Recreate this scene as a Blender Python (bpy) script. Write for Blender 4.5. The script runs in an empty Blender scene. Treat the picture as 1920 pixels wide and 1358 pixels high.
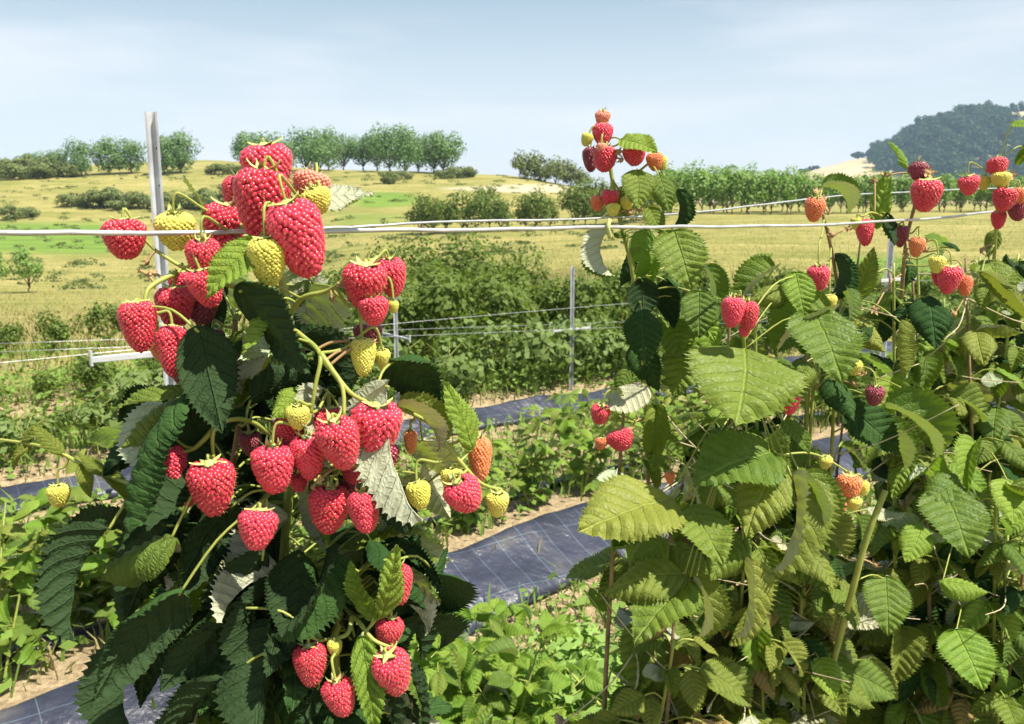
import bpy, math, random
import numpy as np
from mathutils import Vector, Matrix, noise as mnoise
R = math.radians
scene = bpy.context.scene
C = scene.collection
rnd = random.Random(7)
nr = np.random.default_rng(11)

# ------------------------------------------------------------------ camera, sky, sun, exposure
FPX, CX, CY, CAMZ, PITCH = 1600.0, 960.0, 679.0, 1.6, R(9.89)
cam_d = bpy.data.cameras.new('camera')
cam = bpy.data.objects.new('camera', cam_d); C.objects.link(cam)
cam.location = (0, 0, CAMZ); cam.rotation_euler = (R(90) - PITCH, 0, 0)
cam_d.sensor_width = 36; cam_d.lens = 36 * FPX / 1920
cam_d.clip_start = 0.02; cam_d.clip_end = 8000
cam_d.dof.use_dof = True; cam_d.dof.focus_distance = 0.62; cam_d.dof.aperture_fstop = 26
scene.camera = cam

SUN_EL, SUN_AZ = R(60), R(120)          # azimuth clockwise from +Y (north)
world = bpy.data.worlds.new('World'); scene.world = world; world.use_nodes = True
nt = world.node_tree; nt.nodes.clear()
sky = nt.nodes.new('ShaderNodeTexSky'); sky.sky_type = 'NISHITA'; sky.sun_disc = False
sky.sun_elevation = SUN_EL; sky.sun_rotation = SUN_AZ
sky.air_density = 1.0; sky.dust_density = 1.2; sky.ozone_density = 1.0; sky.altitude = 200
bg = nt.nodes.new('ShaderNodeBackground'); bg.inputs[1].default_value = 0.074
wo = nt.nodes.new('ShaderNodeOutputWorld')
# thin pale cloud veil low over the horizon
tc = nt.nodes.new('ShaderNodeTexCoord'); mp = nt.nodes.new('ShaderNodeMapping'); mp.inputs['Scale'].default_value = (1.2, 1.2, 7)
ns = nt.nodes.new('ShaderNodeTexNoise'); ns.inputs['Scale'].default_value = 2.2; ns.inputs['Detail'].default_value = 6
rp = nt.nodes.new('ShaderNodeValToRGB'); rp.color_ramp.elements[0].position = .46; rp.color_ramp.elements[1].position = .72
mixc = nt.nodes.new('ShaderNodeMix'); mixc.data_type = 'RGBA'
sc = nt.nodes.new('ShaderNodeMath'); sc.operation = 'MULTIPLY_ADD'; sc.inputs[1].default_value = .30; sc.inputs[2].default_value = .10
L = nt.links.new
L(tc.outputs['Generated'], mp.inputs[0]); L(mp.outputs[0], ns.inputs[0]); L(ns.outputs[0], rp.inputs[0])
sx = nt.nodes.new('ShaderNodeSeparateXYZ'); L(tc.outputs['Generated'], sx.inputs[0])
el = nt.nodes.new('ShaderNodeMapRange'); el.interpolation_type = 'SMOOTHSTEP'
for i_, v_ in enumerate((0., .30, .62, 0.)): el.inputs[i_ + 1].default_value = v_
L(sx.outputs[2], el.inputs[0]); ad = nt.nodes.new('ShaderNodeMath'); ad.operation = 'ADD'
L(rp.outputs[0], sc.inputs[0]); L(sc.outputs[0], ad.inputs[0]); L(el.outputs[0], ad.inputs[1]); L(ad.outputs[0], mixc.inputs[0]); L(sky.outputs[0], mixc.inputs[6])
mixc.inputs[7].default_value = (9.2, 7.8, 9.0, 1)
tint = nt.nodes.new('ShaderNodeMix'); tint.data_type = 'RGBA'; tint.blend_type = 'MULTIPLY'; tint.inputs[0].default_value = 1
tint.inputs[7].default_value = (.93, 1.03, .91, 1)
L(mixc.outputs[2], tint.inputs[6]); L(tint.outputs[2], bg.inputs[0]); L(bg.outputs[0], wo.inputs[0])

sun_d = bpy.data.lights.new('sun', 'SUN'); sun_d.energy = 5.0; sun_d.angle = R(.53); sun_d.color = (1, .935, .79)
sun = bpy.data.objects.new('sun', sun_d); C.objects.link(sun)
sd = Vector((math.cos(SUN_EL) * math.sin(SUN_AZ), math.cos(SUN_EL) * math.cos(SUN_AZ), math.sin(SUN_EL)))
sun.rotation_euler = sd.to_track_quat('Z', 'Y').to_euler(); sun.location = (5, -5, 12)
vs = scene.view_settings
vs.view_transform = 'Standard'; vs.look = 'None'; vs.exposure = 1.0; vs.gamma = 1; vs.use_curve_mapping = False

cy = scene.cycles; cy.max_bounces = 6; cy.diffuse_bounces = 3; cy.glossy_bounces = 2; cy.transmission_bounces = 3; cy.volume_bounces = 0

# ------------------------------------------------------------------ projection helpers (layout only)
CP, SP = math.cos(PITCH), math.sin(PITCH)
def slope(py):
    b = (CY - py) / FPX
    return (-SP + b * CP) / (CP + b * SP)
def W(px, py, Y):
    b = (CY - py) / FPX; a = (px - CX) / FPX
    t = Y / (CP + b * SP)
    return Vector((a * t, Y, CAMZ + t * (-SP + b * CP)))
def proj(p):
    x, y, z = p[0], p[1], p[2] - CAMZ
    f = y * CP - z * SP; u = y * SP + z * CP
    return CX + FPX * x / f, CY - FPX * u / f
U = Vector((.80, .60, 0)); N = Vector((-.60, .80, 0))      # row direction, across-row direction
def RW(s, p, z=0): v = U * s + N * p; return Vector((v.x, v.y, z))

# ------------------------------------------------------------------ node helpers
def new_mat(name):
    m = bpy.data.materials.new(name); m.use_nodes = True
    t = m.node_tree; t.nodes.clear()
    return m, t
def nd(t, typ, **kw):
    n = t.nodes.new(typ)
    for k, v in kw.items():
        if k == 'ins':
            for i, x in v.items(): n.inputs[i].default_value = x
        else: setattr(n, k, v)
    return n
def ramp(t, stops, src=None):
    n = nd(t, 'ShaderNodeValToRGB'); e = n.color_ramp.elements
    while len(e) < len(stops): e.new(.5)
    for i, (p, c) in enumerate(stops): e[i].position = p; e[i].color = (*c, 1) if len(c) == 3 else c
    if src: t.links.new(src, n.inputs[0])
    return n
def mixrgb(t, fac, a, b, mode='MIX'):
    n = nd(t, 'ShaderNodeMix', data_type='RGBA', blend_type=mode)
    for k, v in ((0, fac), (6, a), (7, b)):
        if hasattr(v, 'is_linked') or hasattr(v, 'links'): t.links.new(v, n.inputs[k])
        else: n.inputs[k].default_value = v if k == 0 else (*v, 1)
    return n.outputs[2]
def mth(t, op, a, b=None):
    n = nd(t, 'ShaderNodeMath', operation=op)
    for i, v in enumerate((a, b)):
        if v is None: continue
        if hasattr(v, 'links'): t.links.new(v, n.inputs[i])
        else: n.inputs[i].default_value = v
    return n.outputs[0]

def leaf_mat(name, top, top2, under, trans, vein=True, rough=.5, tw=.30, spec=.28):
    m, t = new_mat(name); l = t.links.new
    out = nd(t, 'ShaderNodeOutputMaterial'); pb = nd(t, 'ShaderNodeBsdfPrincipled')
    oi = nd(t, 'ShaderNodeObjectInfo'); geo = nd(t, 'ShaderNodeNewGeometry'); co = nd(t, 'ShaderNodeTexCoord')
    nz = nd(t, 'ShaderNodeTexNoise', ins={'Scale': 5.0 if vein else .35, 'Detail': 4.0})
    l(co.outputs['Object'], nz.inputs[0])
    rv = oi.outputs['Random'] if vein else geo.outputs['Random Per Island']
    f = mth(t, 'ADD', mth(t, 'MULTIPLY', rv, .75), mth(t, 'MULTIPLY', mth(t, 'SUBTRACT', nz.outputs[0], .35), .9))
    if not vein: f = mth(t, 'ADD', f, mth(t, 'MULTIPLY', mth(t, 'SUBTRACT', oi.outputs['Random'], .5), .6))
    cl = nd(t, 'ShaderNodeClamp'); l(f, cl.inputs[0])
    col = mixrgb(t, cl.outputs[0], top, top2)
    if vein:
        uv = nd(t, 'ShaderNodeUVMap', uv_map='UVMap'); sp = nd(t, 'ShaderNodeSeparateXYZ'); l(uv.outputs[0], sp.inputs[0])
        ay = mth(t, 'ABSOLUTE', mth(t, 'SUBTRACT', sp.outputs[1], .5))
        ph = mth(t, 'SUBTRACT', sp.outputs[0], mth(t, 'MULTIPLY', ay, .75))
        sn = mth(t, 'ABSOLUTE', mth(t, 'SINE', mth(t, 'MULTIPLY', ph, math.pi * 8)))
        lat = ramp(t, [(0.0, (1, 1, 1)), (.26, (0, 0, 0))], sn)
        mid = ramp(t, [(.004, (1, 1, 1)), (.016, (0, 0, 0))], ay)
        vn = mth(t, 'MAXIMUM', mth(t, 'MULTIPLY', lat.outputs[0], .5), mid.outputs[0])
        # network of small veins between the laterals
        vo = nd(t, 'ShaderNodeTexVoronoi', feature='DISTANCE_TO_EDGE', ins={'Scale': 24.0}); l(uv.outputs[0], vo.inputs['Vector'])
        cell = ramp(t, [(0, (0, 0, 0)), (.25, (1, 1, 1))], vo.outputs[0])
        col = mixrgb(t, mth(t, 'MULTIPLY', vn, .22), col, tuple(min(1, c * 2.1 + .03) for c in top2))
        hgt = mth(t, 'ADD', mth(t, 'MULTIPLY', vn, -.9), mth(t, 'MULTIPLY', cell.outputs[0], .22))
        bp = nd(t, 'ShaderNodeBump', ins={'Strength': .8, 'Distance': .002}); l(hgt, bp.inputs['Height'])
        l(bp.outputs[0], pb.inputs['Normal'])
        un = mixrgb(t, mth(t, 'MULTIPLY', vn, .6), under, tuple(min(1, c * 1.5) for c in under))
    else: un = mixrgb(t, .0, under, under)
    # the two sides of a leaf differ: paler felt below
    col = mixrgb(t, geo.outputs['Backfacing'], col, un)
    l(col, pb.inputs['Base Color']); pb.inputs['Roughness'].default_value = rough
    pb.inputs['Specular IOR Level'].default_value = spec if vein else .12
    tr = nd(t, 'ShaderNodeBsdfTranslucent', ins={0: (*trans, 1)})
    mx = nd(t, 'ShaderNodeMixShader', ins={0: tw})
    l(pb.outputs[0], mx.inputs[1]); l(tr.outputs[0], mx.inputs[2]); l(mx.outputs[0], out.inputs[0])
    return m
M = {}
M['leaf'] = leaf_mat('raspberry_leaf', (.07, .14, .02), (.18, .235, .035), (.46, .48, .34), (.19, .30, .015))
M['leafy'] = leaf_mat('raspberry_leaf_yellowing', (.125, .18, .028), (.25, .275, .05), (.50, .50, .34), (.27, .33, .03))
M['leafb'] = leaf_mat('raspberry_leaf_young', (.115, .23, .025), (.23, .32, .042), (.46, .52, .36), (.26, .45, .03))
M['leafshade'] = leaf_mat('raspberry_leaf_shaded', (.022, .058, .016), (.04, .085, .022), (.030, .055, .022), (.04, .09, .012), tw=.08, spec=.08, rough=.75)  # shade put into the colour: near-black green on both leaf sides
M['leafbrown'] = leaf_mat('dry_leaf', (.24, .17, .055), (.34, .27, .09), (.38, .31, .18), (.28, .22, .06), rough=.7, tw=.2)
M['fol_row'] = leaf_mat('row_foliage', (.06, .135, .022), (.21, .26, .05), (.16, .22, .07), (.20, .32, .03), vein=False)
M['fol_hedge'] = leaf_mat('hedge_foliage', (.04, .095, .018), (.20, .235, .04), (.12, .17, .04), (.20, .30, .03), vein=False)
M['fol_tree'] = leaf_mat('orchard_foliage', (.06, .155, .045), (.17, .29, .085), (.17, .27, .10), (.15, .30, .06), vein=False)
M['fol_bush'] = leaf_mat('bush_foliage', (.065, .11, .025), (.18, .20, .055), (.18, .22, .08), (.15, .20, .04), vein=False)
M['fol_orch'] = leaf_mat('young_orchard_foliage', (.08, .19, .03), (.22, .35, .06), (.22, .33, .09), (.20, .38, .04), vein=False)
M['fol_wood'] = leaf_mat('woodland_foliage', (.018, .06, .024), (.05, .115, .03), (.04, .08, .03), (.04, .08, .02), vein=False)
M['fern'] = leaf_mat('feathery_weed', (.13, .30, .03), (.27, .42, .06), (.25, .38, .10), (.28, .48, .04), vein=False)
M['straw'] = leaf_mat('dry_grass', (.21, .20, .07), (.42, .36, .16), (.33, .29, .13), (.28, .25, .09), vein=False, rough=.7)
M['grass'] = leaf_mat('green_grass', (.08, .18, .025), (.24, .32, .06), (.18, .28, .06), (.22, .34, .04), vein=False)

def simple_mat(name, c1, c2, scale=30, rough=.6, metal=0., bump=.3, bdist=.002, spec=.4, coord='Object'):
    m, t = new_mat(name); l = t.links.new
    out = nd(t, 'ShaderNodeOutputMaterial'); pb = nd(t, 'ShaderNodeBsdfPrincipled')
    co = nd(t, 'ShaderNodeTexCoord'); nz = nd(t, 'ShaderNodeTexNoise', ins={'Scale': float(scale), 'Detail': 5.0})
    l(co.outputs[coord], nz.inputs[0]); r = ramp(t, [(.3, c1), (.7, c2)], nz.outputs[0])
    l(r.outputs[0], pb.inputs['Base Color']); pb.inputs['Roughness'].default_value = rough
    pb.inputs['Metallic'].default_value = metal; pb.inputs['Specular IOR Level'].default_value = spec
    bp = nd(t, 'ShaderNodeBump', ins={'Strength': bump, 'Distance': bdist}); l(nz.outputs[0], bp.inputs['Height']); l(bp.outputs[0], pb.inputs['Normal'])
    l(pb.outputs[0], out.inputs[0]); return m
M['cane'] = simple_mat('cane_green', (.20, .26, .05), (.33, .36, .08), 60, .55)
M['canebrown'] = simple_mat('cane_brown', (.16, .10, .05), (.30, .22, .11), 60, .7)
M['stalk'] = simple_mat('stalk_green', (.24, .30, .055), (.36, .37, .09), 80, .5)
M['sepal'] = simple_mat('sepal', (.30, .38, .09), (.50, .50, .20), 8, .6)
M['twig'] = simple_mat('dry_twig', (.38, .30, .18), (.58, .50, .34), 40, .8)
M['steel'] = simple_mat('galvanised_steel', (.36, .37, .40), (.62, .63, .66), 14, .45, .12, .25)
M['hole'] = simple_mat('hole_dark', (.02, .02, .02), (.03, .03, .03), 5, .9)
M['wire'] = simple_mat('wire_steel', (.40, .42, .44), (.64, .65, .66), 60, .36, .45, .2)
M['bark'] = simple_mat('tree_bark', (.08, .06, .04), (.16, .12, .08), 4, .85, 0, .6, .02)

def berry_mat(name, c1, c2, sheen, sub, rough=.32):
    m, t = new_mat(name); l = t.links.new
    out = nd(t, 'ShaderNodeOutputMaterial'); pb = nd(t, 'ShaderNodeBsdfPrincipled'); geo = nd(t, 'ShaderNodeNewGeometry')
    oi = nd(t, 'ShaderNodeObjectInfo')
    f = mth(t, 'ADD', mth(t, 'MULTIPLY', geo.outputs['Random Per Island'], .4), mth(t, 'MULTIPLY', oi.outputs['Random'], .6))
    l(mixrgb(t, f, c1, c2), pb.inputs['Base Color'])
    pb.inputs['Roughness'].default_value = rough; pb.inputs['Specular IOR Level'].default_value = .6
    pb.inputs['Coat Weight'].default_value = .18; pb.inputs['Coat Roughness'].default_value = .14
    pb.inputs['Subsurface Weight'].default_value = sub; pb.inputs['Subsurface Radius'].default_value = (1, .25, .15)
    pb.inputs['Subsurface Scale'].default_value = .0025
    pb.inputs['Sheen Weight'].default_value = sheen; pb.inputs['Sheen Roughness'].default_value = .45
    pb.inputs['Sheen Tint'].default_value = (1, .72, .80, 1)
    l(pb.outputs[0], out.inputs[0]); return m
M['ripe'] = berry_mat('berry_ripe', (.44, .006, .020), (.72, .036, .088), .28, .16, .30)
M['dark'] = berry_mat('berry_shaded_withered', (.16, .008, .03), (.26, .015, .05), .15, .2)  # dark tone paints shade on hidden berries; also serves withered and dark-red ones
M['orange'] = berry_mat('berry_orange', (.62, .10, .03), (.72, .24, .07), .25, .3, .4)
M['yellow'] = berry_mat('berry_unripe', (.50, .48, .05), (.66, .60, .10), .25, .25, .5)
M['pink'] = berry_mat('berry_pale', (.62, .16, .10), (.72, .28, .18), .35, .3, .45)
M['style'] = simple_mat('berry_styles', (.50, .30, .12), (.62, .42, .2), 10, .6)

# ------------------------------------------------------------------ mesh / object helpers
def mesh_np(name, v, faces, mats, smooth=False, uv=None, fmat=None):
    me = bpy.data.meshes.new(name)
    if isinstance(faces, np.ndarray):
        nf, k = faces.shape
        me.vertices.add(len(v)); me.vertices.foreach_set('co', np.asarray(v, dtype=np.float32).ravel())
        me.loops.add(nf * k); me.loops.foreach_set('vertex_index', faces.astype(np.int32).ravel())
        me.polygons.add(nf); me.polygons.foreach_set('loop_start', np.arange(nf, dtype=np.int32) * k)
        me.polygons.foreach_set('loop_total', np.full(nf, k, dtype=np.int32))
        me.update(calc_edges=True); me.validate()
    else:
        me.from_pydata([tuple(x) for x in v], [], faces); me.update()
    for mm in (mats if isinstance(mats, (list, tuple)) else [mats]): me.materials.append(mm)
    if smooth: me.polygons.foreach_set('use_smooth', np.ones(len(me.polygons), dtype=bool))
    if fmat is not None: me.polygons.foreach_set('material_index', np.asarray(fmat, dtype=np.int32))
    if uv is not None:
        ul = me.uv_layers.new(name='UVMap')
        li = np.zeros(len(me.loops), dtype=np.int32); me.loops.foreach_get('vertex_index', li)
        ul.data.foreach_set('uv', np.asarray(uv, dtype=np.float32)[li].ravel())
    return me
def tag(o, label=None, cat=None, group=None, kind=None):
    if label: o['label'] = label
    if cat: o['category'] = cat
    if group: o['group'] = group
    if kind: o['kind'] = kind
    return o
def link(name, me, parent=None, mw=None, rel=False):
    o = bpy.data.objects.new(name, me); C.objects.link(o)
    if parent is not None:
        o.parent = parent
        if mw is not None: o.matrix_basis = mw if rel else Matrix.Translation(-Vector(parent['_o'])) @ mw
        elif not rel: o.matrix_basis = Matrix.Translation(-Vector(parent['_o']))
    elif mw is not None: o.matrix_basis = mw
    return o
def thing(name, loc, label, cat, group=None):
    o = bpy.data.objects.new(name, None); C.objects.link(o); o.location = loc; o['_o'] = tuple(loc)
    o.empty_display_size = .1
    return tag(o, label, cat, group)
def copy_thing(root, loc, rz=0, sc=1., label=None, group=None):
    r = root.copy(); C.objects.link(r); r.location = loc; r.rotation_euler = (0, 0, rz); r.scale = (sc,) * 3
    if label: r['label'] = label
    if group: r['group'] = group
    for ch in KIDS[root.name]:
        c = ch.copy(); C.objects.link(c); c.parent = r
    return r
KIDS = {}

def tube(pts, radii, sides=7, cap=True):
    pts = [Vector(p) for p in pts]; n = len(pts)
    if not hasattr(radii, '__len__'): radii = [radii] * n
    v = []; prev = None
    for i, p in enumerate(pts):
        d = (pts[min(i + 1, n - 1)] - pts[max(i - 1, 0)])
        if d.length < 1e-9: d = Vector((0, 0, 1))
        d.normalize()
        a = d.orthogonal().normalized() if prev is None else (prev - d * prev.dot(d)).normalized()
        prev = a; b = d.cross(a)
        for k in range(sides):
            an = 2 * math.pi * k / sides
            v.append(p + (a * math.cos(an) + b * math.sin(an)) * radii[i])
    f = []
    for i in range(n - 1):
        for k in range(sides):
            k2 = (k + 1) % sides
            f.append((i * sides + k, i * sides + k2, (i + 1) * sides + k2, (i + 1) * sides + k))
    if cap: f.append(tuple(range(sides))[::-1]); f.append(tuple(range((n - 1) * sides, n * sides)))
    return v, f
def merge(parts):
    V, F = [], []
    for v, f in parts:
        o = len(V); V += list(v); F += [tuple(i + o for i in q) for q in f]
    return V, F
def smooth_path(pts, sub=5):
    pts = [Vector(p) for p in pts]
    if len(pts) < 3: 
        return [pts[0].lerp(pts[-1], i / sub) for i in range(sub + 1)]
    out = []
    for i in range(len(pts) - 1):
        p0 = pts[max(i - 1, 0)]; p1 = pts[i]; p2 = pts[i + 1]; p3 = pts[min(i + 2, len(pts) - 1)]
        for k in range(sub):
            t = k / sub
            out.append(.5 * ((2 * p1) + (p2 - p0) * t + (2 * p0 - 5 * p1 + 4 * p2 - p3) * t * t + (3 * p1 - p0 - 3 * p2 + p3) * t ** 3))
    out.append(pts[-1]); return out
def tube_obj(name, pts, radii, mat, parent, sides=7, sub=5):
    q = smooth_path(pts, sub)
    if hasattr(radii, '__len__'): rr = np.interp(np.linspace(0, 1, len(q)), np.linspace(0, 1, len(radii)), radii)
    else: rr = [radii] * len(q)
    v, f = tube(q, rr, sides)
    return link(name, mesh_np(name, v, f, mat, True), parent)

# ------------------------------------------------------------------ leaf meshes
def leaf_mesh(seed, nl, nw, wid, droop, fold, roll, pleat, teeth, side=0., twist=0.):
    g = random.Random(seed); v = []; uv = []
    ph = g.random() * 6
    for i in range(nl + 1):
        u = i / nl
        w = wid * (math.sin(math.pi * min(1, u ** .72)) ** .80) * (1.0 - .10 * u) if 0 < u < 1 else 0.
        if u < .25: w = max(w, wid * .9 * math.sqrt(u / .25) * .72)
        if u == 0 or u == 1: w = .002
        tooth = 1 + ((.085 if (i % 2) else -.055) if nl < 30 else (.10, .015, -.055)[i % 3]) * teeth * (1 if .04 < u < .97 else 0)
        # arc along the length
        ang = droop * u
        if abs(droop) > 1e-3: cx, cz = math.sin(ang) / droop, -(1 - math.cos(ang)) / droop
        else: cx, cz = u, 0
        nx, nz = math.sin(ang), math.cos(ang)
        for j in range(-nw, nw + 1):
            q = j / nw; y = q * w * (tooth if abs(j) == nw else 1)
            ay = abs(y)
            z = fold * ay - roll * (abs(q) ** 3) * w * .9
            yy = y * (1 - .35 * abs(roll) * q * q) * math.cos(fold * .6)
            pz = abs(math.sin(math.pi * 8 * (u - .75 * ay))) ** 1.5
            z += pleat * (pz - .5) * min(1, ay / .06) * (1 if abs(j) < nw else .5)
            z += .034 * math.sin(9 * u + ph + 3 * q) * abs(q) + .022 * mnoise.noise((u * 6 + seed * 3.1, y * 9, seed))
            yb = yy + side * u * u
            tw = twist * u
            y2, z2 = yb * math.cos(tw) - z * math.sin(tw), yb * math.sin(tw) + z * math.cos(tw)
            xx = cx + (.018 if abs(j) == nw and (i % 2 if nl < 30 else i % 3 == 0) else 0) * teeth
            v.append((xx + nx * z2, y2, cz + nz * z2)); uv.append((u, y + .5))
    m = 2 * nw + 1; f = []
    for i in range(nl):
        for j in range(m - 1):
            a = i * m + j; f.append((a, a + m, a + m + 1, a + 1))   # normal +z checked below
    return v, f, uv
LEAFDATA = []
for k in range(12):
    g = random.Random(100 + k)
    LEAFDATA.append(leaf_mesh(k, 66, 7, .30 + .07 * g.random(), (.35, .9, 1.5, .6, .2, 1.1)[k % 6] + .3 * g.random(),
                              (.25, .1, .65, .0, .3, .9)[k % 6], (.1, .5, -.5, .9, .3, .2)[(k + k // 6) % 6], .024 + .016 * g.random(), 1.,
                              (g.random() - .5) * .22, (g.random() - .5) * 1.0))
MIDDATA = [leaf_mesh(50 + k, 12, 2, .30 + .05 * (k % 3), (.3, .8, 1.2, .5)[k], (.3, .15, .5, .1)[k], (.2, .4, .1, .5)[k], .015, .9) for k in range(4)]
LEAFM = {}
def leaf_me(kind, i, mat):
    key = (kind, i, mat)
    if key not in LEAFM:
        v, f, uv = (LEAFDATA if kind == 'h' else MIDDATA)[i]
        f2 = [tuple(reversed(q)) for q in f] if FLIP else f
        LEAFM[key] = mesh_np('leaf', v, f2, M[mat], True, uv)
    return LEAFM[key]
# orientation check: first face normal must be +z
_v, _f, _ = LEAFDATA[4]
_q = _f[30 * 14 + 7]; _a, _b, _c = [Vector(_v[i]) for i in _q[:3]]
FLIP = (_b - _a).cross(_c - _a).z < 0

def leaf_matrix(base, direction, normal, length, wid=1.):
    x = Vector(direction).normalized(); z = Vector(normal); z = (z - x * z.dot(x))
    if z.length < 1e-4: z = x.orthogonal()
    z.normalize(); y = z.cross(x)
    m = Matrix(((x.x, y.x, z.x, base[0]), (x.y, y.y, z.y, base[1]), (x.z, y.z, z.z, base[2]), (0, 0, 0, 1)))
    return m @ Matrix.Diagonal((length, length * wid, length, 1))
def add_leaf(plant, base, direction, normal, length, mat='leaf', wid=1., var=None, kind='h'):
    n = 12 if kind == 'h' else 4
    me = leaf_me(kind, rnd.randrange(n) if var is None else var % n, mat)
    return link('leaf', me, plant, leaf_matrix(base, direction, normal, length, wid))
def rvec(g=rnd):
    while True:
        v = Vector((g.uniform(-1, 1), g.uniform(-1, 1), g.uniform(-1, 1)))
        if .05 < v.length < 1: return v.normalized()

# ------------------------------------------------------------------ berries
import bmesh
def ico(sub):
    bm = bmesh.new(); bmesh.ops.create_icosphere(bm, subdivisions=sub, radius=1)
    v = np.array([x.co[:] for x in bm.verts]); f = np.array([[q.index for q in p.verts] for p in bm.faces]); bm.free(); return v, f
IV1, IF1 = ico(2); IV0, IF0 = ico(1)
def berry_mesh(seed, asp, dsize, pointy, mat, bend=0.):
    g = random.Random(seed); V, F, FM = [], [], []; off = 0
    def prof(t): return .53 * (1 - pointy * t) * (max(0, 1 - t ** 2.8)) ** .5 * (max(.0, 1 - (1 - min(1, (t + .03) / .34)) ** 2.4)) ** .5
    iv, jf = IV1, IF1; ph_ = [g.random() for _ in range(60)]
    tt = np.linspace(0.012, .99, 200); rr_ = np.array([prof(q) * .90 for q in tt]); dz_ = np.gradient(tt) * asp * .96
    ar = np.cumsum(2 * math.pi * rr_ * np.hypot(dz_, np.gradient(rr_))); ntot = int(ar[-1] / (dsize * dsize * .80)); a0_ = g.random() * 6
    for k in range(ntot):
        t = float(np.interp((k + .5) / ntot * ar[-1], ar, tt)); rad = prof(t) * .90; z = -asp * t * .96
        if True:
            an = a0_ + k * 2.399963 + g.uniform(-.05, .05)
            s = dsize * .60 * g.uniform(.88, 1.14)
            c = np.array((rad * math.cos(an) + bend * t * t, rad * math.sin(an), z + g.uniform(-.018, .018)))
            V.append(iv * s * np.array((1, 1, 1.05)) + c); F.append(jf + off); FM += [0] * len(jf); off += len(iv)
            # dried style: a fine curved hair on each drupelet
            o = np.array((math.cos(an), math.sin(an), -.25)); o /= np.linalg.norm(o)
            tip = c + o * s * 1.75 + np.array((g.uniform(-.03, .03), g.uniform(-.03, .03), g.uniform(-.03, .03)))
            b0 = c + o * s * .9; sd_ = np.cross(o, (0, 0, 1)); sd_ = sd_ / np.linalg.norm(sd_) * .0055
            V.append(np.array((b0 - sd_, b0 + sd_, tip))); F.append(np.array([[off, off + 1, off + 2]])); FM += [1]; off += 3
    core = IV1 * np.array((.40, .40, asp * .43)) + np.array((bend * .3, 0, -asp * .48))
    V.append(core); F.append(IF1 + off); FM += [0] * len(IF1)
    return mesh_np('raspberry', np.concatenate(V), np.concatenate(F), [M[mat], M['style']], True, fmat=FM)
BM = {}
def berry_me(mat, asp, k):
    a = min((.95, 1.15, 1.4), key=lambda q: abs(q - asp)); key = (mat, a, k)
    if key not in BM:
        ds = {'yellow': .10, 'orange': .115, 'pink': .115}.get(mat, .104)
        BM[key] = berry_mesh(int(a * 100) + k * 7, a, ds, (.16, .26)[k], mat, (.0, .05)[k])
    return BM[key], a
def calyx_mesh(seed, up):
    g = random.Random(seed); v, f = [], []
    for k in range(5):
        an = 2 * math.pi * k / 5 + g.uniform(-.15, .15); d = Vector((math.cos(an), math.sin(an), 0)); s = Vector((-d.y, d.x, 0))
        ln = g.uniform(.20, .36); el = up + g.uniform(-.3, .3); o = len(v)
        for q, (t, w) in enumerate(((0, .05), (.3, .075), (.6, .05), (.85, .022), (1, .005))):
            e = el * t; c = d * (.05 + ln * t * math.cos(e)) + Vector((0, 0, .03 + ln * t * math.sin(e)))
            v += [c - s * w, c + Vector((0, 0, .03)), c + s * w]
            if q: 
                b = o + q * 3
                f += [(b - 3, b - 2, b + 1, b), (b - 2, b - 1, b + 2, b + 1)]
    sv, sf = tube([(0, 0, -.04), (0, 0, .03), (0, 0, .09)], [.16, .13, .06], 8); o = len(v)
    v += sv; f += [tuple(i + o for i in q) for q in sf]
    return mesh_np('calyx', v, f, M['sepal'], True)
CALYX = [calyx_mesh(k, (.6, .1, 1.0, .35)[k]) for k in range(4)]
def add_berry(plant, px, py, wpx, hpx, Y, mat='ripe', tilt=0., skel=None, lean=None, label=None):
    c = W(px, py, Y); w = wpx / FPX * Y * 1.02; asp = hpx / wpx
    lean = rnd.uniform(-.25, .25) if lean is None else lean
    asp *= .93; me, a = berry_me(mat, asp, rnd.randrange(2))
    ax = Vector((math.sin(R(tilt)), -math.sin(lean), -math.cos(R(tilt)))).normalized()   # towards the tip
    h = w * a; top = c - ax * h * .5
    z = -ax; x = z.orthogonal().normalized(); x.rotate(Matrix.Rotation(rnd.random() * 6.28, 3, z)); y = z.cross(x)
    sz = max(.8, min(1.25, asp / a))
    m = Matrix(((x.x, y.x, z.x, top.x), (x.y, y.y, z.y, top.y), (x.z, y.z, z.z, top.z), (0, 0, 0, 1))) @ Matrix.Diagonal((w, w, w * sz, 1))
    b = link('raspberry', me, plant, m)
    if mat != 'ripe': b['label'] = label or {'yellow': 'yellow-green unripe raspberry', 'orange': 'orange half-ripe raspberry', 'dark': 'dark raspberry', 'pink': 'pale pink half-ripe raspberry'}[mat]
    cx = link('calyx', CALYX[rnd.randrange(4)], b, Matrix.Rotation(rnd.random() * 6, 4, 'Z'), rel=True)
    if skel:
        best = min(skel, key=lambda q: (q - top).length + (.012 if q.z < top.z else 0))
        d = best - top
        pts = [top + z * w * .05, top + z * min(.016, d.length * .4) + d * .12, top.lerp(best, .6) + Vector((0, 0, .06 * d.length)), best]
        mi = m.inverted(); q = smooth_path(pts, 5); v, f = tube(q, np.linspace(.0008, .0010, len(q)), 6)
        link('stalk', mesh_np('stalk', [mi @ p for p in v], f, M['stalk'], True), b, Matrix.Identity(4), rel=True)
    return b

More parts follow.
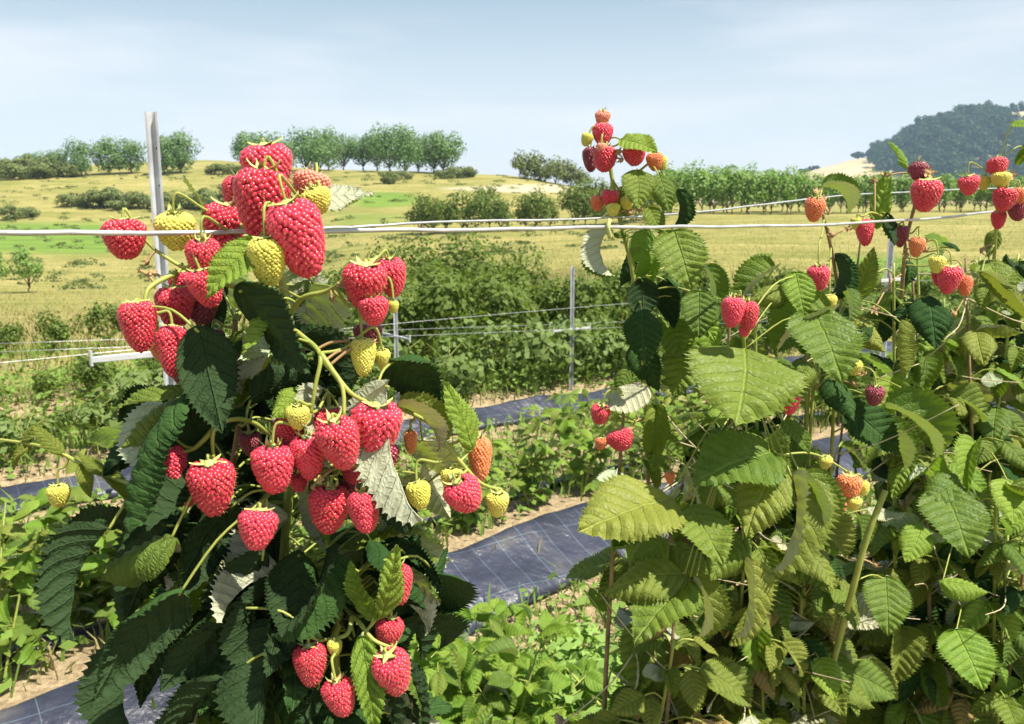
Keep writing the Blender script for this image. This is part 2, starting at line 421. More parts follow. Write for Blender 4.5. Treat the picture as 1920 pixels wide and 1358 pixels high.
# ------------------------------------------------------------------ foliage clouds (crowns, hedges)
def leaf_cloud(cent, nrm, size, g=nr, flat=.55):
    """one four-cornered bent leaf per centre"""
    n = len(cent); nrm = nrm + g.normal(0, flat, (n, 3)); nrm /= np.linalg.norm(nrm, axis=1)[:, None] + 1e-9
    t = np.cross(nrm, g.normal(0, 1, (n, 3))); t /= np.linalg.norm(t, axis=1)[:, None] + 1e-9
    b = np.cross(nrm, t); s = size * g.uniform(.6, 1.3, (n, 1))
    v = np.stack([cent - t * s * .5, cent + b * s * .30 - nrm * s * .06, cent + t * s * .5 - nrm * s * .10, cent - b * s * .30 - nrm * s * .06], 1).reshape(-1, 3)
    f = np.arange(n * 4).reshape(n, 4)
    return v, f
def crown_pts(g, n, rad, lumps, top_bias=.3, lump_r=(.28, .5)):
    rad = np.array(rad, float)
    lc = g.normal(0, 1, (lumps, 3)); lc /= np.linalg.norm(lc, axis=1)[:, None]; lc *= g.uniform(.15, .82, (lumps, 1)) ** .6 * .85
    lr = g.uniform(*lump_r, lumps); k = g.integers(0, lumps, n)
    d = g.normal(0, 1, (n, 3)); d /= np.linalg.norm(d, axis=1)[:, None]
    r = g.uniform(.35, 1, (n, 1)) ** .45
    p = lc[k] + d * r * lr[k][:, None]
    nn = d + p * .6; nn[:, 2] += top_bias
    return p * rad, nn
def tree_meshes(seed, h, rad, trunk_h, n, leaf, mat, lumps=16, trunk_r=.12):
    g = np.random.default_rng(seed); gg = random.Random(seed)
    p, nn = crown_pts(g, n, rad, lumps); p[:, 2] += h - rad[2]
    v, f = leaf_cloud(p, nn, leaf, g)
    crown = mesh_np('crown', v, f, M[mat])
    parts = [tube(smooth_path([(0, 0, -.15), (gg.uniform(-.08, .08), 0, trunk_h * .6), (gg.uniform(-.1, .1), gg.uniform(-.1, .1), trunk_h), (0, 0, h * .8)], 3), np.linspace(trunk_r, trunk_r * .25, 10), 7)]
    for k in range(7):
        an = k * 2.4 + gg.random(); e = Vector((math.cos(an) * rad[0] * .75, math.sin(an) * rad[1] * .75, trunk_h + (h - trunk_h) * gg.uniform(.35, .8)))
        s = Vector((0, 0, trunk_h * gg.uniform(.8, 1.15)))
        parts.append(tube(smooth_path([s, s.lerp(e, .5) + Vector((0, 0, -.1)), e], 3), np.linspace(trunk_r * .5, trunk_r * .12, 7), 5))
    v, f = merge(parts)
    return crown, mesh_np('trunk', v, f, M['bark'], True)
def tree_proto(seed, label, cat, group, *a, name='orchard_tree', **k):
    crown, trunk = tree_meshes(seed, *a, **k)
    t = thing(name, (0, 0, 0), label, cat, group)
    c = link('crown', crown, t, Matrix.Identity(4), rel=True); c['kind'] = 'stuff'
    w = link('trunk', trunk, t, Matrix.Identity(4), rel=True); KIDS[t.name] = [c, w]; return t
def bush_proto(seed, label, cat, group, rad, n, leaf, mat, lumps=10, name='bush', stems=4, stem_mat='bark'):
    g = np.random.default_rng(seed); gg = random.Random(seed)
    p, nn = crown_pts(g, n, rad, lumps, lump_r=(.3, .5)); p[:, 2] += rad[2] * .92; p[:, 2] = np.abs(p[:, 2]) + .01
    v, f = leaf_cloud(p, nn, leaf, g)
    t = thing(name, (0, 0, 0), label, cat, group)
    c = link('foliage', mesh_np('foliage', v, f, M[mat]), t, Matrix.Identity(4), rel=True); c['kind'] = 'stuff'
    parts = [tube(smooth_path([(gg.uniform(-.1, .1) * rad[0], gg.uniform(-.1, .1) * rad[1], -.05), (gg.uniform(-.3, .3) * rad[0], gg.uniform(-.3, .3) * rad[1], rad[2]), (gg.uniform(-.6, .6) * rad[0], gg.uniform(-.6, .6) * rad[1], rad[2] * 1.6)], 3), np.linspace(.02, .006, 7) * (rad[2] * 1.5 if rad[2] > 1 else .25), 5) for _ in range(stems)]
    v, f = merge(parts); s = link('stem', mesh_np('stem', v, f, M[stem_mat], True), t, Matrix.Identity(4), rel=True)
    KIDS[t.name] = [c, s]; return t
SPREADS = []
class Spread:
    """first use moves the prototype itself, later ones copy it"""
    def __init__(s, protos): s.p = protos; s.used = set(); SPREADS.append(s)
    def put(s, loc, rz=None, sc=1., label=None, i=None):
        i = rnd.randrange(len(s.p)) if i is None else i; rz = rnd.random() * 6.28 if rz is None else rz
        if i not in s.used:
            s.used.add(i); o = s.p[i]; o.location = loc; o.rotation_euler = (0, 0, rz); o.scale = (sc,) * 3
            if label: o['label'] = label
            return o
        return copy_thing(s.p[i], loc, rz, sc, label)

# ------------------------------------------------------------------ terrain
PROF = {  # picture column -> (distance, picture row) pairs of the ground line
    -700: [(30, 590), (47, 560), (70, 505), (90, 445), (110, 415), (135, 360), (170, 320), (240, 335), (2600, 398)],
    0:    [(20, 618), (30, 590), (47, 553), (70, 497), (85, 458), (96, 432), (110, 408), (125, 368), (140, 340), (158, 322), (175, 312), (230, 330), (2600, 398)],
    400:  [(20, 618), (30, 590), (47, 553), (70, 497), (85, 458), (96, 432), (110, 412), (128, 370), (145, 330), (158, 318), (185, 300), (240, 325), (2600, 398)],
    700:  [(20, 605), (35, 545), (55, 478), (75, 438), (90, 410), (104, 382), (118, 352), (135, 335), (158, 318), (190, 325), (2600, 398)],
    930:  [(20, 595), (35, 530), (55, 468), (75, 436), (95, 400), (110, 366), (125, 345), (150, 327), (190, 335), (2600, 398)],
    1120: [(20, 590), (35, 515), (55, 460), (75, 428), (95, 402), (115, 375), (140, 352), (190, 356), (400, 370), (2600, 398)],
    1320: [(20, 585), (35, 500), (55, 440), (75, 412), (90, 402), (120, 394), (200, 388), (500, 380), (2600, 398)],
    2600: [(20, 580), (35, 490), (55, 435), (75, 410), (90, 400), (120, 394), (200, 388), (500, 380), (2600, 398)],
}
PCOL = sorted(PROF)
def prof_z(col, Y):
    t = PROF[col]; ys = [12.5] + [q[0] for q in t]; zs = [0.] + [CAMZ + slope(q[1]) * q[0] for q in t]
    return np.interp(Y, ys, zs)
PZ_Y = np.concatenate([np.arange(0, 260, 1.0), np.geomspace(260, 3000, 60)])
PZ = np.array([prof_z(c, PZ_Y) for c in PCOL])
for r_ in range(len(PCOL)):   # soften the profile kinks
    k_ = np.ones(7) / 7; PZ[r_, 3:257] = np.convolve(PZ[r_, :260], k_, 'valid')
def offA(s): return -.118 * np.clip(2.9 - np.asarray(s, float), 0, 4.)
def ground_z(x, y):
    x = np.asarray(x, float); y = np.asarray(y, float)
    Yf = np.maximum(y, 1e-3); col = np.clip(CX + FPX * x / np.maximum(Yf, 1.0), PCOL[0], PCOL[-1])
    iy = np.interp(Yf, PZ_Y, np.arange(len(PZ_Y))); i0 = np.clip(iy.astype(int), 0, len(PZ_Y) - 2); fy = iy - i0
    ic = np.interp(col, PCOL, np.arange(len(PCOL))); c0 = np.clip(ic.astype(int), 0, len(PCOL) - 2); fc = ic - c0
    fc = fc * fc * (3 - 2 * fc)
    a = PZ[c0, i0] * (1 - fy) + PZ[c0, i0 + 1] * fy; b = PZ[c0 + 1, i0] * (1 - fy) + PZ[c0 + 1, i0 + 1] * fy
    z = np.where(y > 0, a * (1 - fc) + b * fc, 0)
    p = -.6 * x + .8 * y; s = .8 * x + .6 * y
    for pc in (.49, 3.08, 5.33, 7.4, 9.5):
        z = z + .22 * np.exp(-np.abs((p - pc - (offA(s) if pc == 3.08 else 0)) / .46) ** 3) * np.clip((14 - np.hypot(x, y)) / 4, 0, 1) * (y > -3)
    z = z + .025 * np.sin(x * 1.7 + 1.3 * y) * np.sin(y * 1.1 - .6 * x) * np.clip(np.hypot(x, y) / 8, 0, 1)
    z = z + .12 * np.sin(x * .23 + 1) * np.sin(y * .19) * np.clip((np.hypot(x, y) - 15) / 20, 0, 1)
    return z
def gz(x, y): return float(ground_z(x, y))
def build_ground():
    az = np.concatenate([np.linspace(-40, 48, 260), np.linspace(48, 320, 80)[1:-1]])
    rr = np.concatenate([[0.02], np.linspace(.3, 14, 110), np.geomspace(14.3, 200, 150), np.geomspace(205, 2400, 34)])
    A, RR = np.meshgrid(np.radians(az), rr); X = RR * np.sin(A); Y = RR * np.cos(A)
    Z = ground_z(X, Y); v = np.stack([X, Y, Z], -1).reshape(-1, 3); na = len(az); f = []
    I = np.arange(len(rr) - 1)[:, None] * na; J = np.arange(na)[None]; J2 = (J + 1) % na
    f = np.stack([I + J, I + J2, I + na + J2, I + na + J], -1).reshape(-1, 4)[:, ::-1]
    me = mesh_np('ground', v, f, M['ground'], True)
    # land cover: green sown strips (r), bare soil (g)
    col = CX + FPX * X / np.maximum(Y, .5); py = np.array([proj(q)[1] if q[1] > 1 else 2000 for q in v]).reshape(X.shape)
    wob = 6 * np.sin(X * .11) + 4 * np.sin(X * .31 + 1)
    def band(lo, hi, s): return np.clip((py - lo + wob * .4) / s, 0, 1) * np.clip((hi + wob * .4 - py) / s, 0, 1)
    def cols(lo, hi, s): return np.clip((col - lo) / s, 0, 1) * np.clip((hi - col) / s, 0, 1)
    far = (Y > 60)
    gr = np.maximum(band(408, 484, 22) * cols(-900, 280, 90), band(354, 396, 12) * cols(645, 810, 50)) * far
    gr = np.maximum(gr, band(392, 432, 10) * cols(600, 800, 50) * .5 * far)
    gr = np.maximum(gr, band(470, 540, 20) * cols(1560, 1800, 40) * .8)
    pth = band(346, 362, 4) * cols(815, 1080, 40) * far
    c = np.stack([gr, pth, np.zeros_like(gr), np.ones_like(gr)], -1).reshape(-1, 4)
    at = me.color_attributes.new('cover', 'FLOAT_COLOR', 'POINT'); at.data.foreach_set('color', c.astype(np.float32).ravel())
    tag(link('ground', me), kind='structure', label='dry grass field and bare soil between the raspberry rows')
def ground_mat():
    m, t = new_mat('ground_soil_grass'); l = t.links.new
    out = nd(t, 'ShaderNodeOutputMaterial'); pb = nd(t, 'ShaderNodeBsdfPrincipled', ins={'Roughness': .95, 'Specular IOR Level': .1})
    co = nd(t, 'ShaderNodeTexCoord'); geo = nd(t, 'ShaderNodeNewGeometry')
    n1 = nd(t, 'ShaderNodeTexNoise', ins={'Scale': .12, 'Detail': 9.0, 'Roughness': .68}); l(co.outputs['Object'], n1.inputs[0])
    n2 = nd(t, 'ShaderNodeTexNoise', ins={'Scale': 2.4, 'Detail': 8.0, 'Roughness': .7}); l(co.outputs['Object'], n2.inputs[0])
    mp = nd(t, 'ShaderNodeMapping', ins={'Scale': (.12, 1.1, 1.), 'Rotation': (0, 0, R(12))}); l(co.outputs['Object'], mp.inputs[0])
    n3 = nd(t, 'ShaderNodeTexNoise', ins={'Scale': .9, 'Detail': 5.0}); l(mp.outputs[0], n3.inputs[0])
    g1 = ramp(t, [(.30, (.15, .19, .035)), (.45, (.25, .235, .065)), (.60, (.40, .335, .13)), (.74, (.20, .215, .05))], n1.outputs[0])
    g2 = ramp(t, [(.30, (.10, .13, .034)), (.70, (.36, .305, .135))], n3.outputs[0])
    grass = mixrgb(t, .5, g1.outputs[0], g2.outputs[0])
    grass = mixrgb(t, .6, grass, ramp(t, [(.3, (.45, .5, .42)), (.7, (1.3, 1.3, 1.2))], n2.outputs[0]).outputs[0], 'MULTIPLY')
    n4 = nd(t, 'ShaderNodeTexNoise', ins={'Scale': 34.0, 'Detail': 6.0, 'Roughness': .7}); l(co.outputs['Object'], n4.inputs[0])
    soil = ramp(t, [(.3, (.20, .14, .085)), (.55, (.40, .31, .19)), (.75, (.58, .48, .33))], n4.outputs[0])
    ln = nd(t, 'ShaderNodeVectorMath', operation='LENGTH'); l(geo.outputs['Position'], ln.inputs[0])
    near = ramp(t, [(.55, (1, 1, 1)), (.75, (0, 0, 0))], mth(t, 'ADD', mth(t, 'DIVIDE', ln.outputs['Value'], 13.), mth(t, 'MULTIPLY', mth(t, 'SUBTRACT', n2.outputs[0], .5), .5)))
    col = mixrgb(t, near.outputs[0], grass, mixrgb(t, .55, soil.outputs[0], grass) if False else soil.outputs[0])
    vc = nd(t, 'ShaderNodeVertexColor', layer_name='cover'); sp = nd(t, 'ShaderNodeSeparateColor'); l(vc.outputs[0], sp.inputs[0])
    gg = ramp(t, [(.3, (.09, .17, .03)), (.7, (.18, .26, .05))], n3.outputs[0])
    gm = ramp(t, [(.25, (0, 0, 0)), (.75, (1, 1, 1))], mth(t, 'ADD', sp.outputs[0], mth(t, 'MULTIPLY', mth(t, 'SUBTRACT', n2.outputs[0], .5), 1.0)))
    gm2 = mth(t, 'MULTIPLY', gm.outputs[0], mth(t, 'GREATER_THAN', sp.outputs[0], .02))
    col = mixrgb(t, gm2, col, gg.outputs[0]); col = mixrgb(t, sp.outputs[1], col, (.42, .36, .25))
    l(col, pb.inputs['Base Color'])
    bp = nd(t, 'ShaderNodeBump', ins={'Strength': .8, 'Distance': .03}); l(mth(t, 'ADD', n4.outputs[0], n2.outputs[0]), bp.inputs['Height']); l(bp.outputs[0], pb.inputs['Normal'])
    l(pb.outputs[0], out.inputs[0]); return m
M['ground'] = ground_mat()
build_ground()

# far hill with its tan fields and woodland
HY0, HY1 = 700., 1500.
HPTS = [(1000, 392), (1300, 372), (1420, 345), (1500, 322), (1580, 300), (1640, 292), (1700, 250), (1780, 226), (1860, 214), (1920, 205), (2100, 175), (2600, 140), (3200, 150)]
def hill_z(x, y):
    col = CX + FPX * x / y; py = np.interp(col, [h[0] for h in HPTS], [h[1] for h in HPTS])
    top = CAMZ + (-SP + (CY - py) / FPX * CP) / (CP + (CY - py) / FPX * SP) * 1100.
    k = np.clip((y - HY0) / 400., 0, 1.2); sh = np.where(k < 1, k * k * (3 - 2 * k), 1 - (k - 1) * .4)
    return -2 + (top + 2) * sh + 2.5 * np.sin(x * .021) * np.sin(y * .017)
hx = np.linspace(-40, 1900, 160); hy = np.linspace(HY0 - 20, HY1, 50); HX, HYY = np.meshgrid(hx, hy)
hv = np.stack([HX, HYY, hill_z(HX, HYY)], -1).reshape(-1, 3); I = np.arange(49)[:, None] * 160 + np.arange(159)[None]
hf = np.stack([I, I + 1, I + 161, I + 160], -1).reshape(-1, 4)
M['hill'] = simple_mat('far_stubble_field', (.40, .31, .18), (.54, .43, .27), .02, .95, 0, .1, .1, .1)
tag(link('hill', mesh_np('hill', hv, hf, M['hill'], True)), kind='structure', label='distant rounded hill of pale stubble fields')
def woodland():
    g = np.random.default_rng(5); P, NN, S = [], [], []
    def put(col, Y, r):
        x = (col - CX) / FPX * Y; z = float(hill_z(np.array(x), np.array(Y)))
        p, nn = crown_pts(g, 170, (r, r, r * .9), 5); p += np.array((x, Y, z + r * .75)); P.append(p); NN.append(nn)
    for _ in range(2000):
        col = g.uniform(1622, 2200); Y = g.uniform(760, 1130)
        k = (Y - 760) / 370
        x = (col - CX) / FPX * Y; py = proj((x, Y, float(hill_z(np.array(x), np.array(Y)))))[1]
        lo = np.interp(col, [1622, 1650, 1700, 1780, 1850, 1900, 2300], [318, 326, 330, 336, 340, 342, 345])
        hi = np.interp(col, [1622, 1650, 1700, 1760, 1830, 1870, 1930, 2300], [285, 262, 232, 214, 214, 232, 250, 240])
        if hi < py < lo: put(col, Y, g.uniform(6, 12))
    for col in np.arange(1845, 2200, 5): put(col + g.uniform(-3, 3), g.uniform(1085, 1120), g.uniform(6, 9))
    for col in np.arange(1585, 1635, 6): put(col, 1095 + g.uniform(-5, 5), g.uniform(4, 7))
    for col in np.arange(1490, 1525, 7): put(col, 1098, g.uniform(3, 4.5))
    v, f = leaf_cloud(np.concatenate(P), np.concatenate(NN), 3.4, g)
    tag(link('woodland', mesh_np('woodland', v, f, M['fol_wood'])), 'dark wooded slope covering the distant hill', 'woodland', kind='stuff')
woodland()

# ------------------------------------------------------------------ orchards, bushes on the slope
def at_px(px, Y): x = (px - CX) / FPX * Y; return Vector((x, Y, gz(x, Y) - .05))
ht = Spread([tree_proto(200 + k, 'leafy orchard tree on the crest of the left slope', 'tree', 'orchard trees on the crest', 7.3 + .5 * (k % 2), (3.2 + .35 * k, 3.3, 3.6), .8, 2300, .42, 'fol_tree', lumps=30, trunk_r=.2) for k in range(4)])
for px, sc in ((88, .62), (128, .7), (172, .92), (222, .95), (262, .9), (322, .98), (352, 1.08)):
    ht.put(at_px(px, 150 + rnd.uniform(-3, 3)), sc=sc, label='orchard tree in the loose left-hand group behind the tall steel post', i=rnd.randrange(2))
for k, px in enumerate((478, 512, 545, 580, 600, 628, 655, 690, 712, 735, 762, 790, 815, 838)):
    ht.put(at_px(px + rnd.uniform(-8, 8), 148 + rnd.uniform(-6, 14)), sc=(1.25 if k < 2 else 1.05) * rnd.uniform(.8, 1.08), label='orchard tree in the dense group on the crest above the tall raspberry cane', i=2 + rnd.randrange(2))
hb = Spread([bush_proto(230 + k, 'low olive bush on the dry slope below the orchard', 'bush', 'bushes on the dry slope', (3.1, 2.2, 1.5), 1300, .38, 'fol_bush', lumps=12) for k in range(3)])
for px, Y, sc in ((-10, 148, 1.3), (30, 147, 1.4), (70, 149, 1.45), (110, 147, 1.3), (145, 146, 1.), (10, 143, 1.1), (60, 142, 1.2), (100, 143, 1.),
                  (35, 108, .7), (70, 110, .6), (150, 118, .8), (185, 117, 1.), (215, 118, 1.1), (245, 117, 1.), (275, 118, .9), (320, 117, .95), (360, 118, 1.), (400, 118, 1.1), (440, 119, 1.1), (470, 118, .9),
                  (415, 147, .75), (440, 148, .8), (465, 147, .7), (735, 125, .8), (860, 140, .85), (880, 141, .7), (835, 137, .7), (760, 133, .55)):
    hb.put(at_px(px, Y), sc=sc, label='low olive bush ' + ('in the thicket at the foot of the left orchard group' if Y > 140 and px < 200 else 'in the hedge line beside the bright green strip' if Y < 122 else 'on the bare ground beside the dense orchard group'))
cb = Spread([bush_proto(240 + k, 'broad dark bush clump standing alone on the skyline', 'bush', 'skyline bush clump', (3.0, 2.4, 2.3), 1100, .42, 'fol_bush', lumps=14) for k in range(2)])
for px, Y, sc in ((985, 140, 1.05), (1012, 141, 1.1), (1040, 139, 1.05), (1068, 140, .95), (1085, 138, .75)): cb.put(at_px(px, Y), sc=sc)
ot = Spread([tree_proto(260 + k, 'young orchard tree in the long dense row right of centre', 'tree', 'young orchard trees in rows', 5.0, (1.8, 1.8, 2.25), .6, 1200, .32, 'fol_orch', lumps=22, trunk_r=.08) for k in range(3)])
for row, (Y0, dz) in enumerate(((88, 0), (93, 0), (98, 0))):
    for px in np.arange(1255 - row * 6, 1990, 36):
        ot.put(at_px(px + rnd.uniform(-6, 6), Y0 + rnd.uniform(-.6, .6) + (px - 1255) * .02), sc=rnd.uniform(.9, 1.08) * (1.08 if px < 1500 else .92))
st = Spread([tree_proto(270 + k, 'small fruit tree with thin trunk in the open mid-field row', 'tree', 'small trees in the mid-field row', 4.0, (1.7, 1.6, 1.9), .5, 900, .28, 'fol_hedge', lumps=20, trunk_r=.07) for k in range(3)])
for px, Y, sc in ((792, 74, .98), (815, 73, .9), (838, 75, .8), (868, 74, 1.), (893, 74, .95), (918, 76, 1.1), (940, 74, .8), (985, 75, .85), (1005, 74, .95), (1030, 75, .75), (1075, 76, 1.0), (1095, 76, 1.1), (1115, 77, 1.15), (1140, 78, 1.05), (1165, 79, 1.0), (1190, 80, 1.0), (1215, 82, 1.05), (1240, 84, 1.1)):
    st.put(at_px(px, Y), sc=sc)
lone = tree_proto(280, 'small round green tree alone on the mown slope', 'tree', None, 2.65, (.98, .98, 1.15), .45, 1100, .16, 'fol_orch', lumps=16, trunk_r=.055, name='fruit_tree')
p = at_px(54, 47); lone.location = p
ln2 = copy_thing(lone, at_px(-14, 46), 2.0, 1.0, 'small round green tree cut by the frame edge on the mown slope')

# ------------------------------------------------------------------ haze
hm, t = new_mat('haze_air'); o_ = nd(t, 'ShaderNodeOutputMaterial')
pv = nd(t, 'ShaderNodeVolumePrincipled', ins={'Density': 2.5e-4}); pv.inputs['Color'].default_value = (.52, .74, 1, 1)
t.links.new(pv.outputs[0], o_.inputs['Volume'])
HAZE = True
if HAZE:
    zmin = float(np.nanmin(hv[:, 2])); x0, x1, y0, y1, z0, z1 = -2600, 2600, -2600, 2600, -60, 230
    v = [(x, y, z) for z in (z0, z1) for x, y in ((x0, y0), (x1, y0), (x1, y1), (x0, y1))]
    f = [(0, 3, 2, 1), (4, 5, 6, 7), (0, 1, 5, 4), (1, 2, 6, 5), (2, 3, 7, 6), (3, 0, 4, 7)]
    tag(link('haze', mesh_np('haze', v, f, hm)), 'thin pale blue summer haze', 'haze', kind='stuff')

# ------------------------------------------------------------------ weed mats on the raised beds
def mat_fabric():
    m, t = new_mat('woven_weed_mat'); l = t.links.new
    out = nd(t, 'ShaderNodeOutputMaterial'); pb = nd(t, 'ShaderNodeBsdfPrincipled', ins={'Roughness': .40, 'Specular IOR Level': .5})
    uv = nd(t, 'ShaderNodeUVMap', uv_map='UVMap'); sp = nd(t, 'ShaderNodeSeparateXYZ'); l(uv.outputs[0], sp.inputs[0])
    nz = nd(t, 'ShaderNodeTexNoise', ins={'Scale': 3.0, 'Detail': 6.0}); l(uv.outputs[0], nz.inputs[0])
    def line(src, per, w):
        fr = mth(t, 'FRACT', mth(t, 'DIVIDE', src, per)); return mth(t, 'LESS_THAN', fr, w / per)
    g = mth(t, 'MAXIMUM', line(sp.outputs[0], .125, .0024), line(mth(t, 'ADD', sp.outputs[1], .11), .24, .002))
    brk = ramp(t, [(.34, (.1, .1, .1)), (.62, (1, 1, 1))], nz.outputs[0])
    base = ramp(t, [(.3, (.016, .019, .034)), (.54, (.036, .040, .068)), (.74, (.12, .11, .10))], nz.outputs[0])
    l(mixrgb(t, mth(t, 'MULTIPLY', g, brk.outputs[0]), base.outputs[0], (.15, .22, .27)), pb.inputs['Base Color'])
    n2 = nd(t, 'ShaderNodeTexNoise', ins={'Scale': 14.0, 'Detail': 5.0}); l(uv.outputs[0], n2.inputs[0])
    bp = nd(t, 'ShaderNodeBump', ins={'Strength': .9, 'Distance': .02}); l(n2.outputs[0], bp.inputs['Height']); l(bp.outputs[0], pb.inputs['Normal'])
    l(pb.outputs[0], out.inputs[0]); return m
M['fabric'] = mat_fabric()
def weed_mat(p0, p1, s0, s1, label):
    ns_, np_ = int((s1 - s0) / .05), 14; v, uv = [], []
    for i in range(ns_ + 1):
        s = s0 + (s1 - s0) * i / ns_
        for j in range(np_ + 1):
            q = j / np_; w = .03 * mnoise.noise((s * 1.3, p0, 3.)) if j in (0, np_) else 0
            p = p0 + (p1 - p0) * q + w + (float(offA(s)) if 2 < p0 < 4 else 0); x = RW(s, p)
            z = gz(x.x, x.y) + .014 + .028 * (mnoise.noise((s * 2.1, p * 5, 1.)) + .6) + .010 * mnoise.noise((s * 7.1, p * 3, 5.)) + (-.02 if j in (0, np_) else 0)
            v.append((x.x, x.y, z)); uv.append((s, p))
    m = np_ + 1; f = [(i * m + j, i * m + m + j, i * m + m + j + 1, i * m + j + 1) for i in range(ns_) for j in range(np_)]
    o = link('weed_mat', mesh_np('weed_mat', v, f, M['fabric'], True, uv)); tag(o, label, 'weed mat', 'weed mats along the rows')
    so = o.modifiers.new('thickness', 'SOLIDIFY'); so.thickness = .003
weed_mat(2.58, 2.94, -1.2, 14, 'black woven weed mat with pale grid lines along the second raspberry row, near side')
weed_mat(3.24, 3.6, -1.2, 14, 'black woven weed mat behind the stems of the second raspberry row')
weed_mat(4.84, 5.04, .2, 15, 'black woven weed mat along the third raspberry row, facing the second row')
weed_mat(.25, .7, -2.5, 4, 'black woven weed mat under the wire-fence row of ripe raspberries')

# ------------------------------------------------------------------ posts and wires
def channel_post(x, y, ztop, w, label, lean=(0, 0), arm_z=None, arm_len=.5, holes=True, name='steel_post', N=U):
    zb = gz(x, y) - .3; t = thing(name, (x, y, gz(x, y)), label, 'post')
    d = w * .55; th = w * .12; sec = [(-w / 2, -d / 2), (-w / 2 + th * 1.4, -d / 2), (-w * .22, d * .1), (-w * .1, d / 2 - th), (w * .1, d / 2 - th), (w * .22, d * .1), (w / 2 - th * 1.4, -d / 2), (w / 2, -d / 2), (w / 2, -d / 2 + th), (w * .28, d * .25), (w * .14, d / 2), (-w * .14, d / 2), (-w * .28, d * .25), (-w / 2, -d / 2 + th)]
    n = len(sec); v = []; nz_ = 12
    for k in range(nz_ + 1):
        z = zb + (ztop - zb) * k / nz_; q = (z - zb) / (ztop - zb)
        v += [(x + a + lean[0] * q, y + b + lean[1] * q, z) for a, b in sec]
    f = [(k * n + i, k * n + (i + 1) % n, (k + 1) * n + (i + 1) % n, (k + 1) * n + i) for k in range(nz_) for i in range(n)]
    f += [tuple(range(n))[::-1], tuple(range(nz_ * n, nz_ * n + n))]
    link('post_profile', mesh_np('post_profile', v, f, M['steel']), t)
    if holes:
        z = ztop - .115
        while z > .5:
            q = (z - zb) / (ztop - zb); hv_, hf_ = tube([(0, -.005, 0), (0, .004, 0)], [w * .085] * 2, 10)
            hvv = [p + Vector((x + w * .27 + lean[0] * q, y - d * .168 + lean[1] * q, z)) for p in hv_]
            link('wire_hole', mesh_np('wire_hole', hvv, hf_, M['hole']), t); z -= .118
    if arm_z:
        q = (arm_z - zb) / (ztop - zb); c = Vector((x + lean[0] * q, y - d * .5 - .012, arm_z)); a = arm_len / 2
        e0 = c - N * a; e1 = c + N * a
        bm = bmesh.new(); bmesh.ops.create_cube(bm, size=1); bmesh.ops.bevel(bm, geom=bm.edges[:], offset=.08, segments=1, affect='EDGES')
        me = bpy.data.meshes.new('cross_arm'); bm.to_mesh(me); bm.free(); me.materials.append(M['steel'])
        mt = Matrix.Translation(c) @ Matrix.Rotation(math.atan2(N.y, N.x), 4, 'Z') @ Matrix.Diagonal((arm_len, .014, w * .5, 1))
        link('cross_arm', me, t, mt)
        for e in (e0, e1):
            vv, ff = tube([e + Vector((0, 0, -.02)), e + Vector((0, 0, .03))], .006, 6); link('wire_hook', mesh_np('wire_hook', vv, ff, M['steel']), t)
    return t
pa = W(285, 210, 2.85)
ptop = W(285, 210, 2.85)
channel_post(pa.x, 2.85, ptop.z, .040, 'tall punched steel post behind the left raspberry cane', lean=(.0, 0), arm_z=1.138, arm_len=.46)
pb_ = W(1668, 480, 5.6); channel_post(pb_.x, 5.6, 1.50, .042, 'steel post with crossbar behind the right raspberry foliage', arm_z=1.17, arm_len=.7)
pc_ = W(1073, 560, 6.74); channel_post(pc_.x, 6.74, CAMZ + slope(500) * 6.74, .030, 'thin steel post with crossbar in front of the green hedge', arm_z=CAMZ + slope(617) * 6.74, arm_len=.38, holes=False)
pd_ = W(742, 600, 5.79); channel_post(pd_.x, 5.79, 1.15, .028, 'thin steel post half hidden behind the paired berries', arm_z=CAMZ + slope(630) * 5.79, arm_len=.38, holes=False, N=N)
def wire(pts, r, label, name='trellis_wire', mat='wire', sub=8, sag=0.):
    q = smooth_path(pts, sub); q = [p + Vector((0, 0, .0012 * mnoise.noise((i * .35, r * 900, 0.)))) for i, p in enumerate(q)]
    v, f = tube(q, r, 8); return tag(link(name, mesh_np(name, v, f, M[mat], True)), label, 'wire', 'trellis wires')
def wireY(px): a = (px - CX) / FPX; s = (.294 + .392 * a) / (.8 - .6 * a); return .392 + .6 * s
wire([W(px, py, wireY(px)) for px, py in ((-500, 440), (0, 437), (300, 436), (467, 435), (640, 432), (900, 430), (1150, 427), (1350, 425), (1560, 421), (1760, 409), (1880, 396), (2100, 380))], .0014, 'thick silvery wire running past the left cane across the front row')
wire([W(px, py, Y) for px, py, Y in ((560, 428, .60), (640, 427, .62), (820, 417, .68), (1110, 410, .8), (1310, 398, .92), (1480, 378, 1.05), (1620, 364, 1.18), (1900, 352, 1.5))], .0010, 'thin second wire rising above the front wire toward the right cane')
wire([Vector((pa.x, 2.85 - .02, 0)) + U * s_ + Vector((0, 0, 1.16 + .012 * math.sin(s_))) for s_ in np.linspace(-3, 14, 18)], .0009, 'thin wire along the second row resting on the tall post crossbar', sub=2)
for off, k, lab in ((-.17, 0., 'near'), (.17, 0., 'far')):
    e0 = Vector((pd_.x, 5.79, CAMZ + slope(630) * 5.79 + .02)) + N * off; e1 = Vector((pc_.x, 6.74, CAMZ + slope(617) * 6.74 + .02)) + N * off; d = e1 - e0
    wire([e0 + d * s for s in np.linspace(-1.5, 4, 12)], .0012, 'thin wire on the %s crossbar ends of the third row posts' % lab, sub=2)
